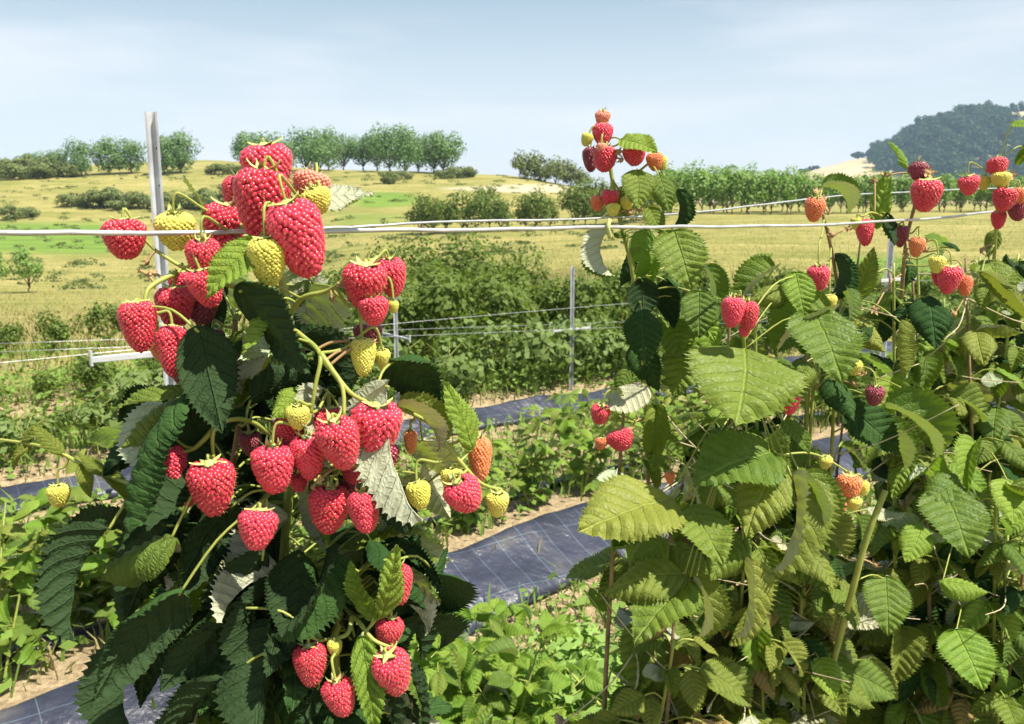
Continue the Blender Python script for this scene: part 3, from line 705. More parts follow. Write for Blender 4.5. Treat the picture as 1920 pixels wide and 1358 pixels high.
# ------------------------------------------------------------------ rows of young raspberry plants behind
def row_plants():
    # second row: every leaf its own part
    k = 0
    for s in np.arange(-.9, 9.5, .36):
        s += rnd.uniform(-.1, .1); b = RW(s, 3.13 + float(offA(s)) + rnd.uniform(-.03, .05)); b.z = gz(b.x, b.y)
        hgt = rnd.uniform(.34, .50); nm = 'raspberry_plant'
        px = proj(b)[0]
        if 700 < px < 940: hgt *= .55
        if 960 < px < 1300: hgt *= 1.15
        if px < 300: hgt *= 1.2
        t = thing(nm, b, 'young raspberry plant in the second row ' + ('left of the tall steel post' if px < 260 else 'behind the tall berry-laden cane' if px < 800 else 'in the gap beyond the grid-lined weed mat' if px < 1250 else 'behind the right-hand leafy plants'), 'plant', 'young plants of the second row')
        ncane = 5 if 0 < px < 1900 else 3; parts = []
        for c in range(ncane):
            an = rnd.random() * 6.28; sp_ = rnd.uniform(.10, .28)
            e = b + Vector((math.cos(an) * sp_, math.sin(an) * sp_, hgt * rnd.uniform(.75, 1.1)))
            path = smooth_path([b + Vector((0, 0, -.05)), b.lerp(e, .45) + Vector((0, 0, .07)), e], 5)
            parts.append(tube(path, np.linspace(.005, .002, len(path)), 5))
            for i in range(2, len(path)):
                for _ in range(2):
                    o = rvec(); o.z = abs(o.z) * .3; o.normalize(); base = path[i] + o * rnd.uniform(.02, .06)
                    parts.append(tube([path[i], base], .0012, 4, False))
                    for a2 in ((0, -1.1, 1.1) if rnd.random() < .45 else (0,)):
                        d = Matrix.Rotation(a2, 3, 'Z') @ o; d.z -= rnd.uniform(.0, .5)
                        add_leaf(t, base, d, Vector((0, 0, 1)) + rvec() * .6, rnd.uniform(.05, .085) * (1.2 if px < 300 else 1), rnd.choice(('leaf', 'leafb', 'leafb', 'leafy')), rnd.uniform(.95, 1.2), None, 'm')
        v, f = merge(parts); link('cane', mesh_np('cane', v, f, M['cane'], True), t)
    # third row and beyond: leaves too small to pick apart
    pr = Spread([bush_proto(300 + q, 'young raspberry plant in the third row beyond the weed mat', 'plant', 'young plants of the third row', (.36, .32, .25), 560, .062, 'fol_row', 9, 'raspberry_plant', 5, 'cane') for q in range(4)])
    for s in np.arange(-.2, 12, .36):
        b = RW(s + rnd.uniform(-.1, .1), 5.30 + rnd.uniform(-.1, .12)); b.z = gz(b.x, b.y); px = proj(b)[0]
        pr.put(b, sc=rnd.uniform(.9, 1.25) * (.8 if px < 250 else 1.))
    pr = Spread([bush_proto(320 + q, 'bushy raspberry plant in the overgrown rows behind the thin posts', 'plant', 'plants of the overgrown back rows', (.48, .44, .42), 1050, .070, 'fol_hedge', 12, 'raspberry_plant', 6, 'cane') for q in range(4)])
    for p, s0, szf, rl in ((5.95, 0., .5, 'low strip against the third row'), (6.4, 0., .68, 'weedy strip right behind the third row'), (7.2, 0., .95, 'overgrown fourth row behind the thin posts'), (8.4, .3, .9, 'strip behind the overgrown fourth row'), (9.6, .6, 1.05, 'overgrown fifth row below the field'), (11.3, 3.2, 1.1, 'last overgrown row beside the tall dry grass')):
        for s in np.arange(s0, 17, .44):
            b = RW(s + rnd.uniform(-.12, .12), p + rnd.uniform(-.15, .15)); b.z = gz(b.x, b.y); px = proj(b)[0]
            if px > 1990 or px < -120: continue
            sc = rnd.uniform(.6, 1.28) * (.45 if px < 520 else 1.02) * szf
            if p > 10 and px < 600: continue
            if px > 1000 and p > 8: sc *= rnd.uniform(.5, .9)
            pr.put(b, sc=sc, label='bushy raspberry plant in the ' + rl)
    big = Spread([bush_proto(340 + q, 'large leafy green shrub behind the raspberry rows', 'shrub', 'large shrubs behind the rows', (.95, .85, .78), 2200, .09, 'fol_hedge', 16, 'shrub', 6) for q in range(3)])
    for px, Y, sc in ((745, 15.5, 1.0), (800, 15, 1.05), (850, 15.4, 1.12), (905, 15.2, 1.08), (960, 15.6, .95), (700, 16, .9), (640, 16, .8), (1200, 16, .95), (1260, 16, .9)):
        big.put(at_px(px, Y), sc=sc)
row_plants()

# weeds and dry grass on the ground
def blades(n, s_rng, p_rng, hgt, wid, keep, g):
    s = g.uniform(*s_rng, n); p = g.uniform(*p_rng, n); k = keep(s, p, g); s, p = s[k], p[k]; n = len(s)
    x = .8 * s - .6 * p; y = .6 * s + .8 * p; z = ground_z(x, y) - .01
    return blades_xy(x, y, z, hgt, wid, g)
def blades_xy(x, y, z, hgt, wid, g):
    n = len(x); h = hgt * g.uniform(.4, 1.3, n); an = g.uniform(0, 6.28, n); ln = g.uniform(.15, .9, n) * h
    base = np.stack([x, y, z], 1); d = np.stack([np.cos(an), np.sin(an), 0 * an], 1); sd_ = np.stack([-np.sin(an), np.cos(an), 0 * an], 1) * (wid * g.uniform(.6, 1.3, n))[:, None]
    up = np.array((0, 0, 1.)); mid = base + d * (ln * .35)[:, None] + up * (h * .65)[:, None]; tip = base + d * ln[:, None] + up * (h * g.uniform(.8, 1.05, n))[:, None]
    v = np.stack([base - sd_, base + sd_, mid + sd_ * .7, mid - sd_ * .7, tip], 1).reshape(-1, 3); o = np.arange(n)[:, None] * 5
    f = np.concatenate([o + np.array([[0, 1, 2]]), o + np.array([[0, 2, 3]]), o + np.array([[3, 2, 4]])])
    return v, f
def off_mats(s, p, g):
    k = np.ones(len(s), bool)
    for a, b in ((2.60, 2.99), (3.22, 3.56), (4.84, 5.06), (.2, .72)): pp = p - (offA(s) if 2 < a < 4 else 0); k &= ~((pp > a) & (pp < b) & (g.random(len(s)) > .03))
    return k
def patchy(sc, thr, seed):
    def f(s, p, g):
        q = np.sin(s * sc + seed) * np.sin(p * sc * 1.4 + seed * 2) + .6 * np.sin(s * sc * 2.7 + p * 2.1 + seed)
        return off_mats(s, p, g) & (q + g.normal(0, .45, len(s)) > thr)
    return f
g = np.random.default_rng(21)
v, f = blades(70000, (-3, 13), (.8, 11), .10, .0035, patchy(1.3, -.3, 1.), g)
tag(link('straw_litter', mesh_np('straw_litter', v, f, M['straw'])), 'dry straw and dead grass on the soil between the rows', 'dry grass', kind='stuff')
v, f = blades(60000, (-3, 13), (.8, 11), .15, .006, patchy(1.1, -.3, 4.), g)
s = g.uniform(-3, 12, 130000); p = g.uniform(.9, 9.5, 130000); k = patchy(1.2, -.1, 2.5)(s, p, g)
for a, b in ((2.52, 3.02), (3.2, 3.6), (4.8, 5.08), (.2, .72)): pp = p - (offA(s) if 2 < a < 4 else 0); k &= ~((pp > a) & (pp < b))
s, p = s[k], p[k]
x = .8 * s - .6 * p; y = .6 * s + .8 * p; cz = ground_z(x, y) + g.uniform(.01, .20, len(x))
v2, f2 = leaf_cloud(np.stack([x, y, cz], 1), np.tile((0, 0, 1.), (len(x), 1)), .05, g, .5)
tri = np.concatenate([f2[:, [0, 1, 2]], f2[:, [0, 2, 3]]]) + len(v)
tag(link('ground_weeds', mesh_np('ground_weeds', np.concatenate([v, v2]), np.concatenate([f, tri]), M['grass'])), 'low green weeds growing between the raspberry rows', 'weeds', kind='stuff')
# dry grass on the open field
n = 60000; Y = 10 + 70 * g.random(n) ** 1.6; x = g.uniform(-.75, .75, n) * Y; k = (-.6 * x + .8 * Y > 10.2); x, Y = x[k], Y[k]
v, f = blades_xy(x, Y, ground_z(x, Y) - .02, .16, .012, g)
tag(link('field_grass', mesh_np('field_grass', v, f, M['straw'])), 'short dry mown grass covering the sloping field', 'grass', kind='stuff')
n = 9000; Y = g.uniform(15, 30, n); x = (g.normal(1080, 110, n) - CX) / FPX * Y
v, f = blades_xy(x, Y, ground_z(x, Y) - .02, .75, .012, g)
tag(link('tall_dry_grass', mesh_np('tall_dry_grass', v, f, M['straw'])), 'tall tan dry grass standing behind the green hedge', 'dry grass', kind='stuff')

P_, N_ = [], []
for _ in range(620):
    Yc = g.uniform(50, 150); xc = g.uniform(-130, 1260); r = g.uniform(.25, 1.0) * (1.4 if g.random() < .2 else 1); X_ = (xc - CX) / FPX * Yc
    pp_, nn_ = crown_pts(g, 50, (r * 1.6, r, r * .5), 4); pp_[:, 2] = np.abs(pp_[:, 2]); P_.append(pp_ + np.array((X_, Yc, gz(X_, Yc)))); N_.append(nn_)
v, f = leaf_cloud(np.concatenate(P_), np.concatenate(N_), .22, g)
tag(link('field_scrub', mesh_np('field_scrub', v, f, M['fol_bush'])), 'scattered low scrub and weed tufts across the dry field slopes', 'scrub', kind='stuff')

# young shoots and feathery weeds in the alley behind the front row
def shoot(px, Y, hgt, nleaf, mat, label, spread=.16, ls=(.055, .085)):
    x = (px - CX) / FPX * Y; b = Vector((x, Y, gz(x, Y))); t = thing('raspberry_shoot', b, label, 'plant', 'young shoots in the alley'); parts = []
    for c in range(4):
        an = rnd.random() * 6.28; e = b + Vector((math.cos(an) * spread, math.sin(an) * spread, hgt * rnd.uniform(.8, 1.05)))
        path = smooth_path([b + Vector((0, 0, -.04)), b.lerp(e, .5) + Vector((0, 0, .04)), e], 8); parts.append(tube(path, np.linspace(.004, .0018, len(path)), 6))
        for i in range(4, len(path)):
            o = rvec(); o.z = abs(o.z) * .5 + .1; o.normalize(); base = path[i] + o * rnd.uniform(.03, .07); parts.append(tube([path[i], base], .0013, 5, False))
            for a2 in (0, -1.15, 1.15):
                d = Matrix.Rotation(a2 + rnd.uniform(-.2, .2), 3, 'Z') @ o; d.z -= rnd.uniform(0, .45)
                add_leaf(t, base - (o * .01 if a2 else Vector()), d, Vector((0, -.25, 1)) + rvec() * .5, rnd.uniform(*ls), rnd.choice(mat), rnd.uniform(.95, 1.15))
    v, f = merge(parts); link('cane', mesh_np('cane', v, f, M['cane'], True), t)
lab = 'bright young raspberry shoot growing up between the two ripe front canes'
for px, Y, h in ((800, 1.75, .62), (880, 1.7, .66), (950, 1.85, .56), (990, 1.7, .50), (840, 2.1, .52), (760, 1.9, .62), (920, 2.2, .45)):
    shoot(px, Y, h, 20, ('leafb', 'leafb', 'leaf', 'leafb'), lab)
for px, Y, h in ((60, 2.75, .40), (150, 2.8, .38), (-10, 2.8, .42), (110, 3.05, .40), (200, 3.0, .42), (20, 3.2, .4)):
    shoot(px, Y, h, 20, ('leafb', 'leaf', 'leafy'), 'low young raspberry shoot behind the second row, left of the tall steel post', ls=(.05, .085))
fw = Spread([bush_proto(400 + q, 'feathery bright green weed between the front row and the weed mat', 'weed', 'feathery weeds in the alley', (.17, .15, .17), 2600, .020, 'fern', 12, 'feathery_weed', 6, 'stalk') for q in range(2)])
for px, Y, zt, sc in ((1110, 2.1, 0, 1.75), (1160, 2.1, 0, 1.7), (1065, 2.15, 0, 1.5), (690, 1.75, 0, 1.45), (1240, 1.7, 0, 1.9), (1200, 1.9, 0, 1.8), (1130, 1.8, 0, 1.5)):
    x = (px - CX) / FPX * Y; fw.put(Vector((x, Y, gz(x, Y))), sc=sc)

# ------------------------------------------------------------------ front row: left raspberry plant
def skel_obj(plant, pts, radii, mat, sk, sub=6, name='cane'):
    tube_obj(name, pts, radii, M[mat], plant, 8, sub); sk += smooth_path(pts, 8)
def hero_leaf(plant, sk, b, tpt, mat='leaf', wid=1., nrm=(0, -.5, 1), var=None, stalk=True, flip=False):
    """b, tpt = (picture x, picture y, distance) of leaf base and tip"""
    B = W(*b); T = W(*tpt); d = T - B; ln = d.length * 1.08
    z = Vector(nrm)
    # start a little above the chord so that the drooping blade ends near its tip
    x = d.normalized(); zz = (z - x * z.dot(x)).normalized()
    o = add_leaf(plant, B, x + zz * .32, z, ln, mat, wid, var)
    if stalk and sk:
        best = min(sk, key=lambda q: (q - B).length); dd = B - best
        v, f = tube(smooth_path([best, best.lerp(B, .55) + Vector((0, 0, .1 * dd.length)), B + x * .004], 4), .0008, 6)
        link('leaf_stalk', mesh_np('leaf_stalk', v, f, M['stalk'], True), plant)
    return o
lb = W(520, 1358, .52); lbase = Vector((lb.x + .03, .54, 0)); lbase.z = gz(lbase.x, lbase.y)
LP = thing('raspberry_plant', lbase, 'tall raspberry cane heavy with large red berries growing against the wire', 'plant')
LS = []
P3 = lambda l: [W(*q) for q in l]
skel_obj(LP, [lbase + Vector((0, 0, -.05)), lbase + Vector((.01, 0, .6))] + P3([(528, 1340, .52), (530, 1100, .515), (545, 850, .505), (540, 610, .495), (520, 480, .50), (500, 330, .515)]), [.0042, .0038, .0034, .0030, .0026, .0022, .0018], 'cane', LS)
skel_obj(LP, [lbase + Vector((.03, .01, -.05)), lbase + Vector((.05, 0, .6))] + P3([(640, 1350, .50), (635, 1150, .485), (610, 1010, .49), (575, 880, .50)]), [.0036, .0032, .0028, .0024, .0016], 'cane', LS)
skel_obj(LP, [lbase + Vector((-.04, .02, -.05)), lbase + Vector((-.06, .02, .7))] + P3([(370, 1350, .53), (380, 1100, .52), (430, 900, .51), (450, 760, .51), (440, 600, .51)]), [.0034, .003, .0026, .002, .0015], 'canebrown', LS)
for l in ([(540, 612, .495), (568, 632, .48), (600, 665, .46), (592, 720, .455), (583, 775, .455)], [(600, 662, .46), (655, 735, .455), (700, 757, .46)], [(600, 670, .46), (640, 720, .455), (645, 780, .45)],
          [(540, 600, .495), (565, 560, .485), (615, 545, .48), (650, 520, .475), (690, 488, .475)], [(530, 560, .495), (430, 535, .49), (350, 505, .485), (292, 470, .485)],
          [(330, 512, .485), (280, 540, .47), (272, 575, .465)], [(545, 850, .505), (470, 790, .475), (405, 800, .45), (400, 860, .448)], [(405, 800, .45), (365, 840, .45), (330, 848, .452)],
          [(545, 900, .505), (620, 880, .47), (690, 875, .455), (690, 920, .45)], [(545, 800, .50), (700, 760, .49), (800, 790, .485), (850, 850, .478), (900, 905, .48), (940, 918, .485)],
          [(640, 1130, .485), (672, 1165, .46), (700, 1200, .452), (735, 1215, .452)], [(660, 1155, .465), (650, 1190, .455), (605, 1200, .455)], [(640, 1120, .485), (690, 1060, .47), (745, 1050, .468)],
          [(520, 480, .50), (470, 440, .50), (430, 400, .505)], [(515, 440, .505), (560, 380, .49), (600, 350, .49)], [(545, 880, .505), (500, 930, .46), (485, 945, .44)]):
    skel_obj(LP, P3(l), [.0018, .0013, .0010], 'stalk', LS, name='side_shoot')
for b in ((503, 322, 92, 88, .515, 'ripe', 5), (490, 385, 104, 128, .480, 'ripe', -6), (562, 455, 102, 150, .455, 'ripe', 14), (420, 428, 82, 92, .508, 'ripe', -12), (235, 454, 78, 74, .478, 'ripe', 4),
          (330, 438, 72, 70, .492, 'yellow', 0), (384, 490, 66, 84, .476, 'ripe', 0), (388, 545, 64, 76, .468, 'ripe', 12), (503, 498, 70, 96, .448, 'yellow', 2), (262, 618, 70, 100, .462, 'ripe', 6), (330, 577, 74, 80, .488, 'ripe', 0),
          (376, 570, 70, 78, .500, 'dark', 0), (325, 656, 60, 102, .464, 'ripe', 2), (684, 538, 84, 88, .470, 'ripe', -4), (734, 520, 56, 76, .486, 'ripe', 5), (703, 588, 58, 54, .462, 'ripe', 8), (690, 635, 56, 48, .495, 'dark', 0),
          (682, 672, 50, 76, .468, 'yellow', 3), (718, 676, 30, 44, .478, 'yellow', 0), (738, 577, 20, 24, .478, 'yellow', 0), (559, 786, 44, 50, .452, 'yellow', 0), (705, 806, 100, 106, .458, 'ripe', -5),
          (638, 835, 84, 108, .442, 'ripe', 12), (545, 828, 70, 96, .466, 'ripe', -8), (582, 862, 70, 98, .455, 'ripe', 4), (512, 886, 84, 98, .446, 'ripe', 0), (327, 882, 64, 88, .452, 'ripe', 10), (400, 918, 92, 116, .438, 'ripe', 4),
          (352, 932, 42, 44, .462, 'ripe', 0), (482, 995, 78, 80, .430, 'ripe', -6), (617, 960, 80, 96, .455, 'ripe', -5), (684, 966, 62, 86, .442, 'ripe', 8), (900, 856, 48, 90, .497, 'orange', 4),
          (786, 932, 48, 56, .472, 'yellow', 10), (848, 904, 46, 54, .478, 'yellow', 0), (873, 932, 74, 72, .468, 'ripe', 28), (933, 948, 46, 54, .482, 'yellow', 0), (748, 1100, 58, 86, .462, 'ripe', 4),
          (583, 1253, 68, 96, .447, 'ripe', 4), (628, 1216, 30, 36, .452, 'yellow', 0), (638, 1312, 68, 82, .440, 'ripe', 12), (728, 1190, 58, 70, .462, 'ripe', -10), (738, 1262, 78, 106, .444, 'ripe', 14),
          (386, 772, 50, 70, .515, 'ripe', 0), (448, 372, 62, 72, .522, 'ripe', -8), (440, 478, 56, 66, .505, 'ripe', 0), (345, 540, 56, 60, .498, 'ripe', 0), (620, 798, 56, 66, .478, 'ripe', 0), (664, 880, 56, 60, .472, 'ripe', 0), (648, 930, 48, 56, .475, 'dark', 0), (300, 655, 40, 50, .49, 'orange', 0), (590, 800, 52, 60, .475, 'ripe', 0), (712, 868, 78, 66, .482, 'dark', 0), (582, 358, 66, 56, .502, 'pink', -10), (597, 384, 58, 48, .482, 'yellow', 20), (770, 826, 26, 76, .49, 'orange', 0), (470, 835, 44, 50, .50, 'dark', 0),
          (400, 640, 44, 44, .51, 'dark', 0), (340, 705, 38, 36, .48, 'dark', 0), (560, 905, 40, 40, .47, 'ripe', 0)):
    add_berry(LP, b[0], b[1], b[2], b[3], b[4], b[5], b[6], LS)
# base, tip, material, width, normal, mesh variant
UPB = (0, .75, .55)       # upper side turned away from us: the pale underside shows
for b in (((548, 352, .505), (695, 352, .525), 'leaf', 1.15, (.1, .55, -.8), 4), ((384, 412, .50), (337, 338, .50), 'leafy', .35, (1, .4, -.2), 4), ((485, 452, .452), (392, 552, .438), 'leafb', .95, (.35, -.6, .8), 0),
          ((442, 535, .445), (545, 702, .430), 'leafshade', 1.0, (.3, .7, .6), 4), ((368, 610, .452), (432, 792, .436), 'leafshade', .95, (-.5, .6, .5), 6), ((352, 735, .452), (228, 1012, .418), 'leafshade', .85, (-.6, .55, .6), 3),
          ((360, 735, .462), (222, 775, .45), 'leaf', .9, (0, -.3, 1), 0), ((205, 990, .43), (98, 1172, .418), 'leafshade', .9, (-.7, .3, .6), 5), ((345, 1105, .425), (178, 1295, .408), 'leafshade', 1.0, (-.4, .7, .6), 1),
          ((330, 1010, .43), (190, 1070, .44), 'leaf', .9, (-.2, -.1, 1), 3), ((728, 672, .476), (838, 740, .50), 'leafshade', 1.35, (.25, .8, .5), 1), ((886, 846, .485), (822, 732, .478), 'leafb', .75, (.8, -.5, .4), 4),
          ((745, 762, .48), (858, 812, .478), 'leafy', .6, (0, -.3, 1), 2), ((728, 712, .455), (748, 985, .438), 'leaf', .5, (-.8, .75, .1), 5), ((706, 1162, .456), (668, 1055, .45), 'leafb', .7, (-.5, -.7, .3), 0), ((712, 1162, .456), (728, 1025, .452), 'leafb', .55, (.6, -.6, .3), 4),
          ((676, 1190, .45), (694, 1362, .438), 'leafb', .55, (.3, -.6, .6), 0), ((520, 640, .46), (420, 700, .47), 'leaf', .8, (0, .4, -1), 4), ((450, 680, .475), (380, 700, .47), 'leaf', .9, (.2, .6, -.7), 2),
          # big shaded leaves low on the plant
          ((440, 940, .470), (330, 1110, .450), 'leafshade', 1.1, (-.3, .6, .7), 1), ((500, 1040, .462), (400, 1180, .448), 'leafshade', 1.1, (-.2, .6, .7), 0), ((560, 1030, .465), (560, 1210, .448), 'leafshade', 1.1, (.1, .65, .7), 3),
          ((470, 1130, .455), (330, 1290, .440), 'leafshade', 1.15, (-.3, .6, .7), 6), ((540, 1180, .458), (440, 1370, .440), 'leafshade', 1.1, (-.1, .7, .6), 2), ((620, 1060, .468), (690, 1180, .470), 'leafshade', 1.0, (.4, .5, .8), 9),
          ((650, 1190, .475), (770, 1330, .470), 'leafshade', 1.1, (.4, .5, .7), 7), ((420, 1270, .450), (300, 1430, .43), 'leafshade', 1.1, (-.3, .6, .7), 10), ((600, 1280, .465), (540, 1440, .44), 'leafshade', 1.1, (0, .6, .7), 8),
          ((690, 1010, .480), (800, 1130, .475), 'leafshade', .9, (.5, .5, .7), 3), ((380, 980, .475), (270, 1060, .46), 'leafshade', 1.0, (-.3, .5, .8), 4), ((640, 1330, .47), (740, 1450, .46), 'leafshade', 1.0, (.3, .6, .7), 1),
          ((430, 1080, .50), (500, 1250, .49), 'leafshade', 1.2, (.1, .6, .7), 1), ((380, 1180, .51), (420, 1340, .50), 'leafshade', 1.2, (-.1, .6, .7), 3), ((570, 1150, .51), (640, 1310, .50), 'leafshade', 1.2, (.2, .6, .7), 0), ((280, 1200, .46), (170, 1370, .44), 'leafshade', 1.0, (-.4, .3, .8), 2)):
    hero_leaf(LP, LS, b[0], b[1], b[2], b[3], b[4], b[5])
def inner_leaves(plant, sk, n, box, Yr, mats, ls, nb=(0, .2, .8), seed=1):
    g = random.Random(seed)
    for _ in range(n):
        px = g.uniform(box[0], box[2]); py = g.uniform(box[1], box[3]); B = W(px, py, g.uniform(*Yr))
        best = min(sk, key=lambda q: (q - B).length); d = (B - best); d.z *= .3
        if d.length < .005: d = rvec(g)
        d = d.normalized() + rvec(g) * .5; d.z -= g.uniform(.1, .9)
        o = add_leaf(plant, B, d, Vector(nb) + rvec(g) * .6, g.uniform(*ls), g.choice(mats), g.uniform(.9, 1.15), g.randrange(12))
        v, f = tube(smooth_path([best, best.lerp(B, .5) + Vector((0, 0, .12 * (B - best).length)), B], 3), .0008, 5)
        link('leaf_stalk', mesh_np('leaf_stalk', v, f, M['cane'], True), plant)
inner_leaves(LP, LS, 46, (390, 500, 640, 950), (.515, .60), ('leafshade', 'leafshade', 'leaf'), (.05, .075), seed=3)
inner_leaves(LP, LS, 90, (290, 960, 760, 1420), (.49, .62), ('leafshade', 'leafshade', 'leaf'), (.055, .085), seed=4)
inner_leaves(LP, LS, 16, (430, 540, 620, 780), (.475, .51), ('leafshade', 'leafshade', 'leaf', 'leafb'), (.035, .055), nb=(0, .3, .7), seed=8)
inner_leaves(LP, LS, 26, (400, 1000, 740, 1340), (.465, .50), ('leafshade', 'leafshade', 'leafshade', 'leaf'), (.045, .065), nb=(0, .4, .7), seed=9)
inner_leaves(LP, LS, 10, (440, 880, 740, 1000), (.47, .51), ('leafshade', 'leafshade', 'leaf'), (.035, .05), nb=(0, .3, .7), seed=10)
inner_leaves(LP, LS, 14, (640, 820, 820, 1080), (.50, .58), ('leaf', 'leafshade', 'leafy'), (.04, .06), seed=5)
inner_leaves(LP, LS, 8, (230, 680, 350, 900), (.50, .58), ('leaf', 'leafshade', 'leafb'), (.04, .06), seed=6)
# a yellowing fruiting side shoot reaching to the left
SS = []; skel_obj(LP, P3([(440, 900, .51), (300, 915, .53), (190, 890, .55), (90, 840, .57), (-40, 820, .60)]), [.0018, .0015, .001], 'stalk', SS, name='side_shoot')
add_berry(LP, 110, 930, 42, 46, .56, 'yellow', 0, SS)
for b in (((190, 890, .55), (240, 940, .54)), ((120, 855, .56), (60, 800, .56)), ((60, 835, .58), (0, 870, .57)), ((150, 870, .555), (170, 930, .55)), ((40, 830, .58), (90, 780, .58)), ((200, 893, .55), (150, 850, .56))):
    hero_leaf(LP, SS, b[0], b[1], 'leafy', .7, (.2, -.4, .9), None)

# ------------------------------------------------------------------ front row: right-hand plants
OUT = [(1040, 1250), (1080, 1120), (1130, 900), (1175, 660), (1250, 590), (1330, 570), (1400, 500), (1480, 490), (1560, 480), (1650, 430), (1700, 380), (1800, 440), (1920, 430), (2200, 420)]
GAPS = [(1105, 1220, 75), (1552, 795, 46), (1180, 770, 60), (1530, 730, 22), (1385, 590, 45), (1590, 930, 50), (1735, 370, 40), (1535, 525, 32), (1780, 525, 40), (1480, 760, 26), (1670, 490, 26)]
def keep_px(p, front):
    px, py = proj(p)
    if py < np.interp(px, [o[0] for o in OUT], [o[1] for o in OUT]) + 22 or px < 1040: return False
    for x, y, r in GAPS:
        if math.hypot(px - x, py - y) < r + 22: return False
    return True
def right_plant(px0, Y0, top_py, label, ncane, seed, spread=.07, mats=('leaf', 'leaf', 'leaf', 'leafb', 'leafy', 'leafshade'), zlow=.88, name='raspberry_plant'):
    g = random.Random(seed); b = W(px0, 1358, Y0); b.z = gz(b.x, b.y)
    t = thing(name, b, label, 'plant', None); sk = []; parts = []
    for c in range(ncane):
        an = g.random() * 6.28; ex = px0 + g.uniform(-55, 55); ey = top_py + g.uniform(0, 150) * (c > 0)
        ey = max(ey, float(np.interp(ex, [o[0] for o in OUT], [o[1] for o in OUT])) + 45); e = W(ex, ey, Y0 + g.uniform(-.03, .09))
        m_ = b.lerp(e, .55) + Vector((g.uniform(-.04, .04), g.uniform(-.03, .05), 0))
        path = smooth_path([b + Vector((math.cos(an) * .04, math.sin(an) * .04, -.05)), m_, e], 14)
        link('cane', mesh_np('cane', *tube(path, np.linspace(.0045, .0016, len(path)), 8), M['canebrown' if g.random() < .35 else 'cane'], True), t); sk += path
        for _ in range(5):                       # thin dry twigs caught among the leaves
            i0 = g.randrange(len(path) // 2, len(path)); p0_ = path[i0]; e_ = p0_ + Vector((g.uniform(-.13, .13), g.uniform(-.12, .05), g.uniform(-.09, .09)))
            if keep_px(e_, 0): link('dry_twig', mesh_np('dry_twig', *tube(smooth_path([p0_, p0_.lerp(e_, .5) + rvec(g) * .012, e_], 4), np.linspace(.0010, .0005, 9), 5), M['twig'], True), t)
        phase = g.random() * 6
        q = smooth_path(path, 3); nn_ = max(5, int((e.z - zlow) / .025))
        for i in range(nn_):
            z = zlow + (e.z - zlow) * (i + .5) / nn_; node = min(q, key=lambda k_: abs(k_.z - z)); phase += 2.4
            o = Vector((math.cos(phase), math.sin(phase), g.uniform(.1, .6))).normalized(); pl = g.uniform(.025, .06) * (1 if i < nn_ - 4 else .6)
            base = node + o * pl; ls = g.uniform(.040, .070) * (1 if i < nn_ - 4 else .7); any_ = False
            fwd = o.copy(); fwd.z = 0; fwd.normalize()
            mat = g.choice(mats)
            if base.z < 1.22 and g.random() < .35: mat = g.choice(('leafy', 'leafy', 'leafy', 'leaf', 'leafshade', 'leafbrown'))
            for a2 in (0, -1.15, 1.15):
                d = Matrix.Rotation(a2 + g.uniform(-.2, .2), 3, 'Z') @ fwd; d.z -= g.uniform(.05, .8)
                bb = base if a2 == 0 else node.lerp(base, .72)
                if not keep_px(bb + d.normalized() * ls * .5, 0): continue
                any_ = True
                nv = Vector((.1, -.35, 1)) + rvec(g) * .5
                add_leaf(t, bb, d, -nv if g.random() < .09 else nv, ls * (1.12 if a2 == 0 else .9), mat, g.uniform(.95, 1.2), g.randrange(12))
            if any_: link('leaf_stalk', mesh_np('leaf_stalk', *tube(smooth_path([node, node.lerp(base, .5) + Vector((0, 0, .006)), base], 2), .0011, 5, False), M['stalk'], True), t)
    return t, sk
R1, S1 = right_plant(1215, .84, 470, 'slender raspberry cane topped by a pink berry cluster against the sky', 2, 31, mats=('leaf', 'leafb', 'leaf'))
R2, S2 = right_plant(1400, .88, 520, 'leafy raspberry plant with broad veined leaves and a pair of red berries', 4, 32)
R3, S3 = right_plant(1560, .96, 470, 'raspberry plant with orange half-ripe berries low among drooping leaves', 4, 33)
R4, S4 = right_plant(1710, 1.06, 370, 'raspberry plant with withered top and one big red berry above the wire', 4, 34)
R5, S5 = right_plant(1860, 1.12, 400, 'raspberry plant at the picture edge with red and yellow berries at the wire end', 4, 35)
R6, S6 = right_plant(1990, 1.25, 420, 'raspberry plant past the berries at the wire end, mostly leaves', 4, 36)
R7, S7 = right_plant(1225, .92, 1000, 'low raspberry plant with drooping leaves at the foot of the slender cane', 4, 37, mats=('leaf', 'leafy', 'leafy'))
R8, S8 = right_plant(1330, .98, 900, 'yellowing low raspberry growth under the broad veined leaves', 4, 38, mats=('leafy', 'leafy', 'leaf', 'leafbrown'))
R9, S9 = right_plant(1500, 1.12, 950, 'fading raspberry growth with brown leaves behind the orange berries', 4, 39, mats=('leafy', 'leafbrown', 'leaf', 'leafy'))
R10, S10 = right_plant(1640, 1.25, 620, 'dense green raspberry plant behind the orange berries', 4, 40)
R11, S11 = right_plant(1800, 1.38, 560, 'dense green raspberry plant behind the withered-top plant', 5, 41)
R12, S12 = right_plant(1920, 1.0, 900, 'leafy green raspberry growth low at the right end of the row', 4, 42, mats=('leaf', 'leafb'))
R14, S14 = right_plant(1260, .84, 1150, 'yellow and brown leaves crowding the foot of the broad-leaved plant', 5, 44, mats=('leafy', 'leafy', 'leafy', 'leaf', 'leaf', 'leafbrown'))
R15, S15 = right_plant(1430, .9, 1120, 'fading raspberry leaves under the drooping folded leaves', 5, 45, mats=('leafy', 'leafy', 'leafy', 'leaf', 'leaf', 'leafbrown'))
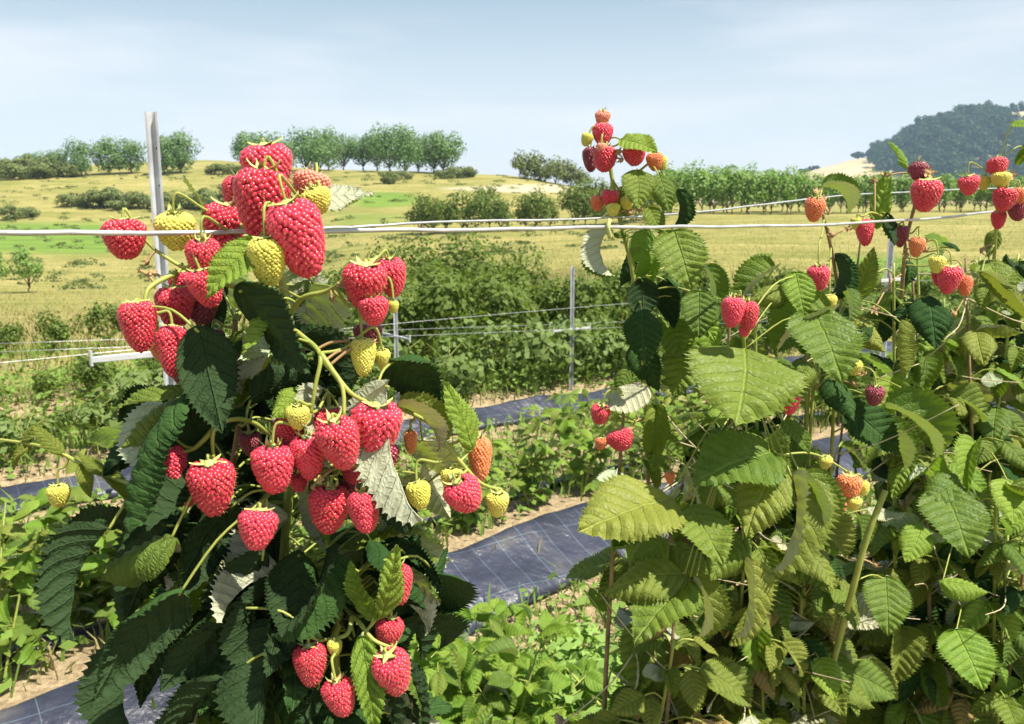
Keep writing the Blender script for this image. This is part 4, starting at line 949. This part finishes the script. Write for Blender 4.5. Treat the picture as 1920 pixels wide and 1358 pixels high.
# cane of the sky cluster
skel_obj(R1, [W(1215, 800, .84)] + P3([(1200, 620, .84), (1185, 500, .84), (1160, 400, .84), (1142, 300, .84), (1130, 215, .84)]), [.0034, .003, .0026, .002, .0012], 'cane', S1)
skel_obj(R1, P3([(1155, 380, .84), (1190, 330, .83), (1225, 300, .83)]), [.0016, .001], 'stalk', S1, name='side_shoot')
skel_obj(R4, P3([(1690, 560, 1.0), (1700, 450, .97), (1728, 340, .95), (1735, 318, .95)]), [.0026, .0012], 'canebrown', S4)
skel_obj(R4, P3([(1700, 430, .97), (1640, 400, .94), (1620, 405, .93)]), [.0016, .001], 'stalk', S4, name='side_shoot')
skel_obj(R3, P3([(1575, 560, .95), (1555, 450, .9), (1530, 360, .87)]), [.0024, .0012], 'canebrown', S3)
skel_obj(R3, P3([(1660, 920, .86), (1625, 1010, .86), (1595, 1120, .87), (1560, 1250, .9)]), [.0034, .0038], 'cane', S3)
skel_obj(R3, P3([(1430, 860, .80), (1520, 850, .81), (1590, 885, .82)]), [.0012, .001], 'stalk', S3, name='side_shoot')
skel_obj(R5, P3([(1860, 560, 1.05), (1868, 420, 1.0), (1875, 300, .99)]), [.0026, .0012], 'cane', S5)
skel_obj(R2, P3([(1400, 760, .86), (1395, 640, .80), (1388, 545, .77)]), [.0022, .001], 'cane', S2)
for p_, S_, lst in ((R1, S1, ((1130, 224, 28, 28, .84, 'pink', 0), (1130, 253, 38, 40, .835, 'ripe', 0), (1100, 262, 22, 24, .83, 'yellow', -20), (1134, 300, 44, 46, .825, 'ripe', -6), (1108, 302, 32, 46, .86, 'dark', 0), (1190, 295, 42, 38, .82, 'ripe', 8), (1228, 306, 30, 34, .825, 'orange', 10), (1242, 308, 20, 28, .83, 'yellow', 10),
                         (1120, 382, 26, 28, .83, 'orange', -6), (1144, 373, 32, 32, .82, 'ripe', 0), (1150, 396, 26, 24, .815, 'yellow', 0), (1176, 383, 26, 24, .82, 'yellow', 0), (1128, 280, 20, 22, .82, 'pink', 0),
                         (1125, 778, 38, 40, .80, 'ripe', -6), (1166, 831, 52, 42, .80, 'ripe', 20), (1127, 832, 24, 26, .80, 'orange', 0), (1140, 770, 22, 26, .81, 'yellow', 0), (1256, 896, 20, 26, .80, 'orange', 0))),
                    (R2, S2, ((1374, 586, 44, 58, .765, 'ripe', -4), (1402, 592, 42, 56, .77, 'ripe', 6), (1396, 622, 22, 22, .775, 'ripe', 0), (1482, 760, 38, 44, .78, 'ripe', 4), (1468, 748, 22, 24, .785, 'yellow', -8))),
                    (R3, S3, ((1527, 394, 36, 46, .86, 'orange', 0), (1535, 525, 42, 48, .84, 'ripe', 6), (1555, 570, 28, 32, .85, 'yellow', 4), (1592, 915, 48, 46, .81, 'orange', 0), (1570, 954, 32, 38, .805, 'orange', -6), (1619, 918, 26, 30, .815, 'yellow', 10), (1602, 946, 28, 28, .805, 'yellow', 0), (1640, 742, 36, 40, .88, 'dark', 0), (1602, 690, 28, 30, .87, 'yellow', 0), (1548, 868, 26, 28, .815, 'yellow', 0))),
                    (R4, S4, ((1622, 437, 34, 52, .93, 'ripe', 6), (1736, 366, 54, 60, .94, 'ripe', 0), (1722, 326, 36, 34, .95, 'dark', 0), (1690, 442, 24, 42, .95, 'dark', 0), (1719, 463, 28, 38, .94, 'orange', 0), (1604, 420, 20, 24, .93, 'yellow', 0), (1780, 526, 44, 56, .93, 'ripe', 2), (1757, 497, 30, 32, .93, 'yellow', 0), (1809, 538, 28, 40, .94, 'orange', 4), (1762, 522, 28, 34, .945, 'ripe', 0))),
                    (R5, S5, ((1818, 350, 38, 36, .98, 'ripe', 16), (1870, 316, 36, 34, .98, 'ripe', 0), (1876, 341, 34, 24, .975, 'yellow', 0), (1882, 378, 44, 42, .97, 'ripe', -12), (1908, 396, 36, 42, .985, 'dark', 0), (1912, 372, 30, 34, .98, 'orange', 0), (1845, 345, 22, 26, .99, 'yellow', 0), (1872, 415, 26, 36, 1.0, 'ripe', 0)))):
    for b in lst: add_berry(p_, b[0], b[1], b[2], b[3], b[4], b[5], b[6], S_)
# small orange cluster low behind the left cane
for b in ((768, 1066, 22, 24, 'orange'), (790, 1072, 20, 22, 'orange'), (778, 1088, 20, 20, 'orange'), (796, 1090, 18, 20, 'yellow'), (760, 1052, 18, 20, 'orange'), (780, 1052, 16, 20, 'yellow')):
    add_berry(LP, b[0], b[1], b[2], b[3], .56, b[4], 0, LS)
# individually visible leaves of the right plants
FR = (0, -.75, .75)
for p_, S_, lst in ((R1, S1, (((1165, 262, .82), (1225, 290, .80), 'leafb', 1.3, (.1, -.7, .8), 0), ((1195, 318, .81), (1200, 390, .79), 'leaf', 1.2, FR, 4), ((1235, 325, .81), (1250, 392, .79), 'leaf', 1.1, FR, 1), ((1262, 360, .83), (1290, 425, .82), 'leafshade', .9, (.5, -.4, .6), 2),
                              ((1262, 432, .80), (1285, 540, .77), 'leaf', 1.35, FR, 0), ((1215, 430, .82), (1195, 490, .82), 'leafb', 1.1, FR, 4), ((1140, 432, .83), (1104, 520, .81), 'leaf', .8, (-.6, .3, .5), 2), ((1205, 520, .83), (1212, 605, .82), 'leafshade', 1.2, (0, .5, .6), 1), ((1250, 520, .84), (1270, 610, .83), 'leafshade', 1.1, (.2, .5, .6), 3),
                              ((1205, 580, .80), (1200, 678, .78), 'leafshade', 1.25, (-.1, -.5, .6), 1), ((1310, 545, .82), (1305, 630, .80), 'leaf', 1.2, FR, 0), ((1210, 720, .82), (1140, 762, .79), 'leafy', 1.2, (.2, .5, -.7), 0), ((1230, 760, .82), (1222, 862, .80), 'leaf', .9, FR, 2), ((1150, 440, .83), (1180, 440, .83), 'leaf', 1., FR, 1),
                              ((1175, 345, .84), (1165, 405, .83), 'leaf', 1.1, FR, 1), ((1215, 385, .84), (1235, 440, .83), 'leaf', 1.1, FR, 0), ((1230, 470, .85), (1205, 540, .84), 'leafb', 1.1, FR, 2), ((1290, 560, .84), (1330, 640, .82), 'leafb', 1.1, (.2, -.6, .8), 0), ((1240, 590, .85), (1280, 670, .83), 'leaf', 1.2, FR, 4), ((1190, 640, .85), (1230, 730, .83), 'leafshade', 1.1, FR, 1),
                              ((1320, 500, .86), (1350, 570, .85), 'leaf', 1.1, (.3, -.5, .8), 2), ((1300, 640, .85), (1260, 740, .83), 'leaf', 1.2, FR, 0), ((1200, 460, .86), (1160, 530, .86), 'leafshade', 1.0, (-.3, -.4, .8), 3), ((1340, 620, .86), (1300, 700, .84), 'leafb', 1.0, FR, 2), ((1180, 690, .84), (1150, 740, .83), 'leaf', 1.0, FR, 1))),
                    (R2, S2, (((1395, 655, .80), (1395, 805, .72), 'leaf', 1.6, (0, -.85, .6), 4), ((1525, 585, .82), (1560, 715, .76), 'leaf', 1.35, (.1, -.75, .7), 0), ((1560, 585, .84), (1440, 620, .82), 'leaf', 1.0, (0, -.5, .9), 2), ((1345, 555, .82), (1285, 620, .80), 'leaf', 1.1, FR, 1), ((1455, 505, .85), (1375, 545, .83), 'leaf', .9, (-.2, -.6, .8), 2),
                              ((1490, 510, .84), (1500, 590, .82), 'leafb', 1.15, FR, 0), ((1400, 500, .86), (1450, 470, .87), 'leaf', .9, (0, -.4, 1), 1), ((1480, 545, .84), (1410, 555, .82), 'leafy', 1.0, (0, -.6, .8), 3), ((1450, 850, .78), (1300, 905, .74), 'leaf', 1.35, (-.1, -.6, .8), 0), ((1465, 880, .77), (1385, 975, .72), 'leafy', 1.2, (-.3, -.6, .7), 1),
                              ((1260, 935, .76), (1105, 1018, .70), 'leafy', 1.15, (-.2, -.55, .85), 4), ((1290, 950, .76), (1340, 1060, .70), 'leaf', 1.25, (.2, -.6, .8), 0), ((1485, 890, .77), (1490, 1070, .71), 'leafy', .95, (.7, -.5, .5), 5), ((1500, 890, .77), (1570, 990, .74), 'leaf', 1.0, (.5, -.5, .7), 2),
                              ((1290, 1080, .74), (1140, 1085, .72), 'leafy', 1.0, (0, -.5, .9), 1), ((1295, 1090, .74), (1190, 1205, .69), 'leaf', 1.1, (-.3, -.55, .8), 0), ((1300, 1085, .74), (1350, 1195, .71), 'leafy', .9, (.4, -.4, .8), 2), ((1390, 1050, .74), (1412, 1195, .70), 'leafy', .75, (.6, -.5, .6), 5),
                              ((1395, 1000, .76), (1330, 1075, .72), 'leaf', 1.1, (-.3, -.5, .8), 3), ((1470, 790, .80), (1510, 850, .77), 'leaf', .9, (.2, -.6, .7), 0), ((1250, 1010, .78), (1180, 1060, .75), 'leaf', 1.2, (0, -.4, 1), 3))),
                    (R3, S3, (((1605, 560, .93), (1640, 470, .92), 'leaf', .8, FR, 0), ((1560, 480, .92), (1590, 560, .90), 'leafshade', .9, (.4, -.2, .7), 2), ((1540, 350, .9), (1620, 372, .90), 'leaf', .8, (0, -.5, .9), 2), ((1690, 600, .9), (1692, 705, .87), 'leafy', .55, (-.8, .5, -.2), 3), ((1740, 555, .94), (1745, 640, .90), 'leafshade', 1.3, (0, -.3, .8), 1),
                              ((1660, 760, .88), (1800, 830, .84), 'leaf', 1.1, (.1, -.6, .8), 2), ((1720, 740, .9), (1770, 850, .86), 'leaf', 1.2, (.2, -.6, .8), 1), ((1660, 1080, .88), (1655, 1185, .84), 'leaf', 1.3, FR, 0), ((1600, 640, .92), (1640, 610, .93), 'leafshade', 1., (0, -.4, .9), 1))),
                    (R4, S4, (((1700, 318, .96), (1678, 262, .97), 'leafb', .75, (.5, -.5, .3), 1), ((1645, 430, .95), (1670, 330, .96), 'leafb', .6, (-.5, -.6, .4), 0), ((1665, 400, .93), (1670, 465, .91), 'leafshade', 1.3, (0, .4, .6), 1), ((1800, 470, .97), (1770, 450, .97), 'leafshade', 1.2, (0, -.3, 1), 1), ((1770, 920, .92), (1800, 1040, .86), 'leaf', 1.5, FR, 0), ((1810, 905, .94), (1735, 930, .9), 'leaf', 1., FR, 1),
                              ((1830, 830, .96), (1800, 900, .92), 'leafb', .7, (-.6, -.5, .5), 5))),
                    (R5, S5, (((1895, 232, 1.0), (1940, 245, .98), 'leafb', 1.2, (0, -.6, .8), 0), ((1930, 270, 1.0), (1905, 310, 1.0), 'leaf', .8, FR, 2), ((1850, 490, 1.0), (1880, 560, .96), 'leaf', 1.2, FR, 0), ((1835, 510, .98), (1925, 602, .95), 'leafy', .35, (.4, .3, -1), 3), ((1890, 900, 1.0), (1900, 985, .95), 'leafb', 1.2, FR, 4),
                              ((1790, 1180, .95), (1830, 1290, .9), 'leafb', 1.5, FR, 0), ((1870, 430, 1.02), (1850, 480, 1.02), 'leaf', 1.0, FR, 1), ((1760, 1090, .95), (1850, 1110, .93), 'leafb', 1.1, (0, -.5, .9), 3)))):
    for b in lst: hero_leaf(p_, S_, b[0], b[1], b[2], b[3], b[4], b[5])
M['husk'] = simple_mat('dried_calyx', (.26, .16, .07), (.46, .32, .16), 12, .8)
HUSK = [bpy.data.meshes.get('calyx').copy() for _ in range(1)]; HUSK[0].materials[0] = M['husk']; HUSK[0].name = 'spent_calyx'
def husk(plant, px, py, wpx, Y, sk):
    c = W(px, py, Y); w = wpx / FPX * Y * 1.5; d = rvec(); d.z = abs(d.z) * .6; q = d.to_track_quat('Z', 'Y').to_matrix().to_4x4()
    link('spent_calyx', HUSK[0], plant, Matrix.Translation(c) @ q @ Matrix.Diagonal((w, w, w, 1)))
    best = min(sk, key=lambda k: (k - c).length); v, f = tube(smooth_path([best, best.lerp(c, .5) + Vector((0, 0, .1 * (c - best).length)), c], 4), .0009, 5)
    link('stalk', mesh_np('stalk', v, f, M['husk'], True), plant)
for P_, S_, l_ in ((LP, LS, ((276, 492, 26, .482), (284, 512, 24, .48), (262, 508, 18, .478), (640, 535, 24, .475), (655, 560, 26, .472), (622, 560, 24, .476), (648, 640, 24, .47), (655, 655, 20, .468), (470, 455, 20, .495), (700, 640, 18, .47), (440, 375, 26, .505), (600, 900, 22, .45), (585, 915, 18, .45))),
                   (R1, S1, ((1122, 275, 20, .82), (1160, 285, 22, .82), (1165, 300, 20, .82), (1180, 400, 22, .82), (1200, 395, 20, .82), (1195, 470, 24, .82), (1180, 805, 22, .8))),
                   (R3, S3, ((1545, 375, 26, .86), (1530, 360, 22, .86), (1555, 400, 20, .86), (1560, 440, 24, .88), (1590, 430, 22, .9), (1620, 700, 24, .87), (1600, 720, 22, .87), (1640, 1060, 26, .86))),
                   (R4, S4, ((1722, 310, 36, .95), (1740, 325, 30, .94), (1660, 330, 28, .95), (1640, 340, 22, .95), (1700, 480, 26, .94), (1735, 470, 24, .94), (1600, 560, 26, .93), (1640, 580, 26, .93), (1600, 575, 24, .93))),
                   (R5, S5, ((1895, 330, 26, .98), (1840, 470, 24, 1.0), (1790, 590, 26, .97), (1900, 560, 26, .98)))):
    for h_ in l_: husk(P_, *h_[:2], h_[2], h_[3], S_)
v, f = tube(smooth_path([W(1143, 412, wireY(1143) - .003), W(1140, 428, wireY(1143) - .006), W(1144, 446, wireY(1143) - .002)], 4), .0018, 8)
tag(link('wire_tie', mesh_np('wire_tie', v, f, M['sepal'], True)), 'short pale tie hooked on the thick front wire', 'tie')
for sp_ in SPREADS:                      # drop prototypes that were never placed
    for i, o in enumerate(sp_.p):
        if i not in sp_.used:
            for ch in KIDS[o.name]: bpy.data.objects.remove(ch)
            bpy.data.objects.remove(o)
for o in C.objects:
    if '_o' in o: del o['_o']
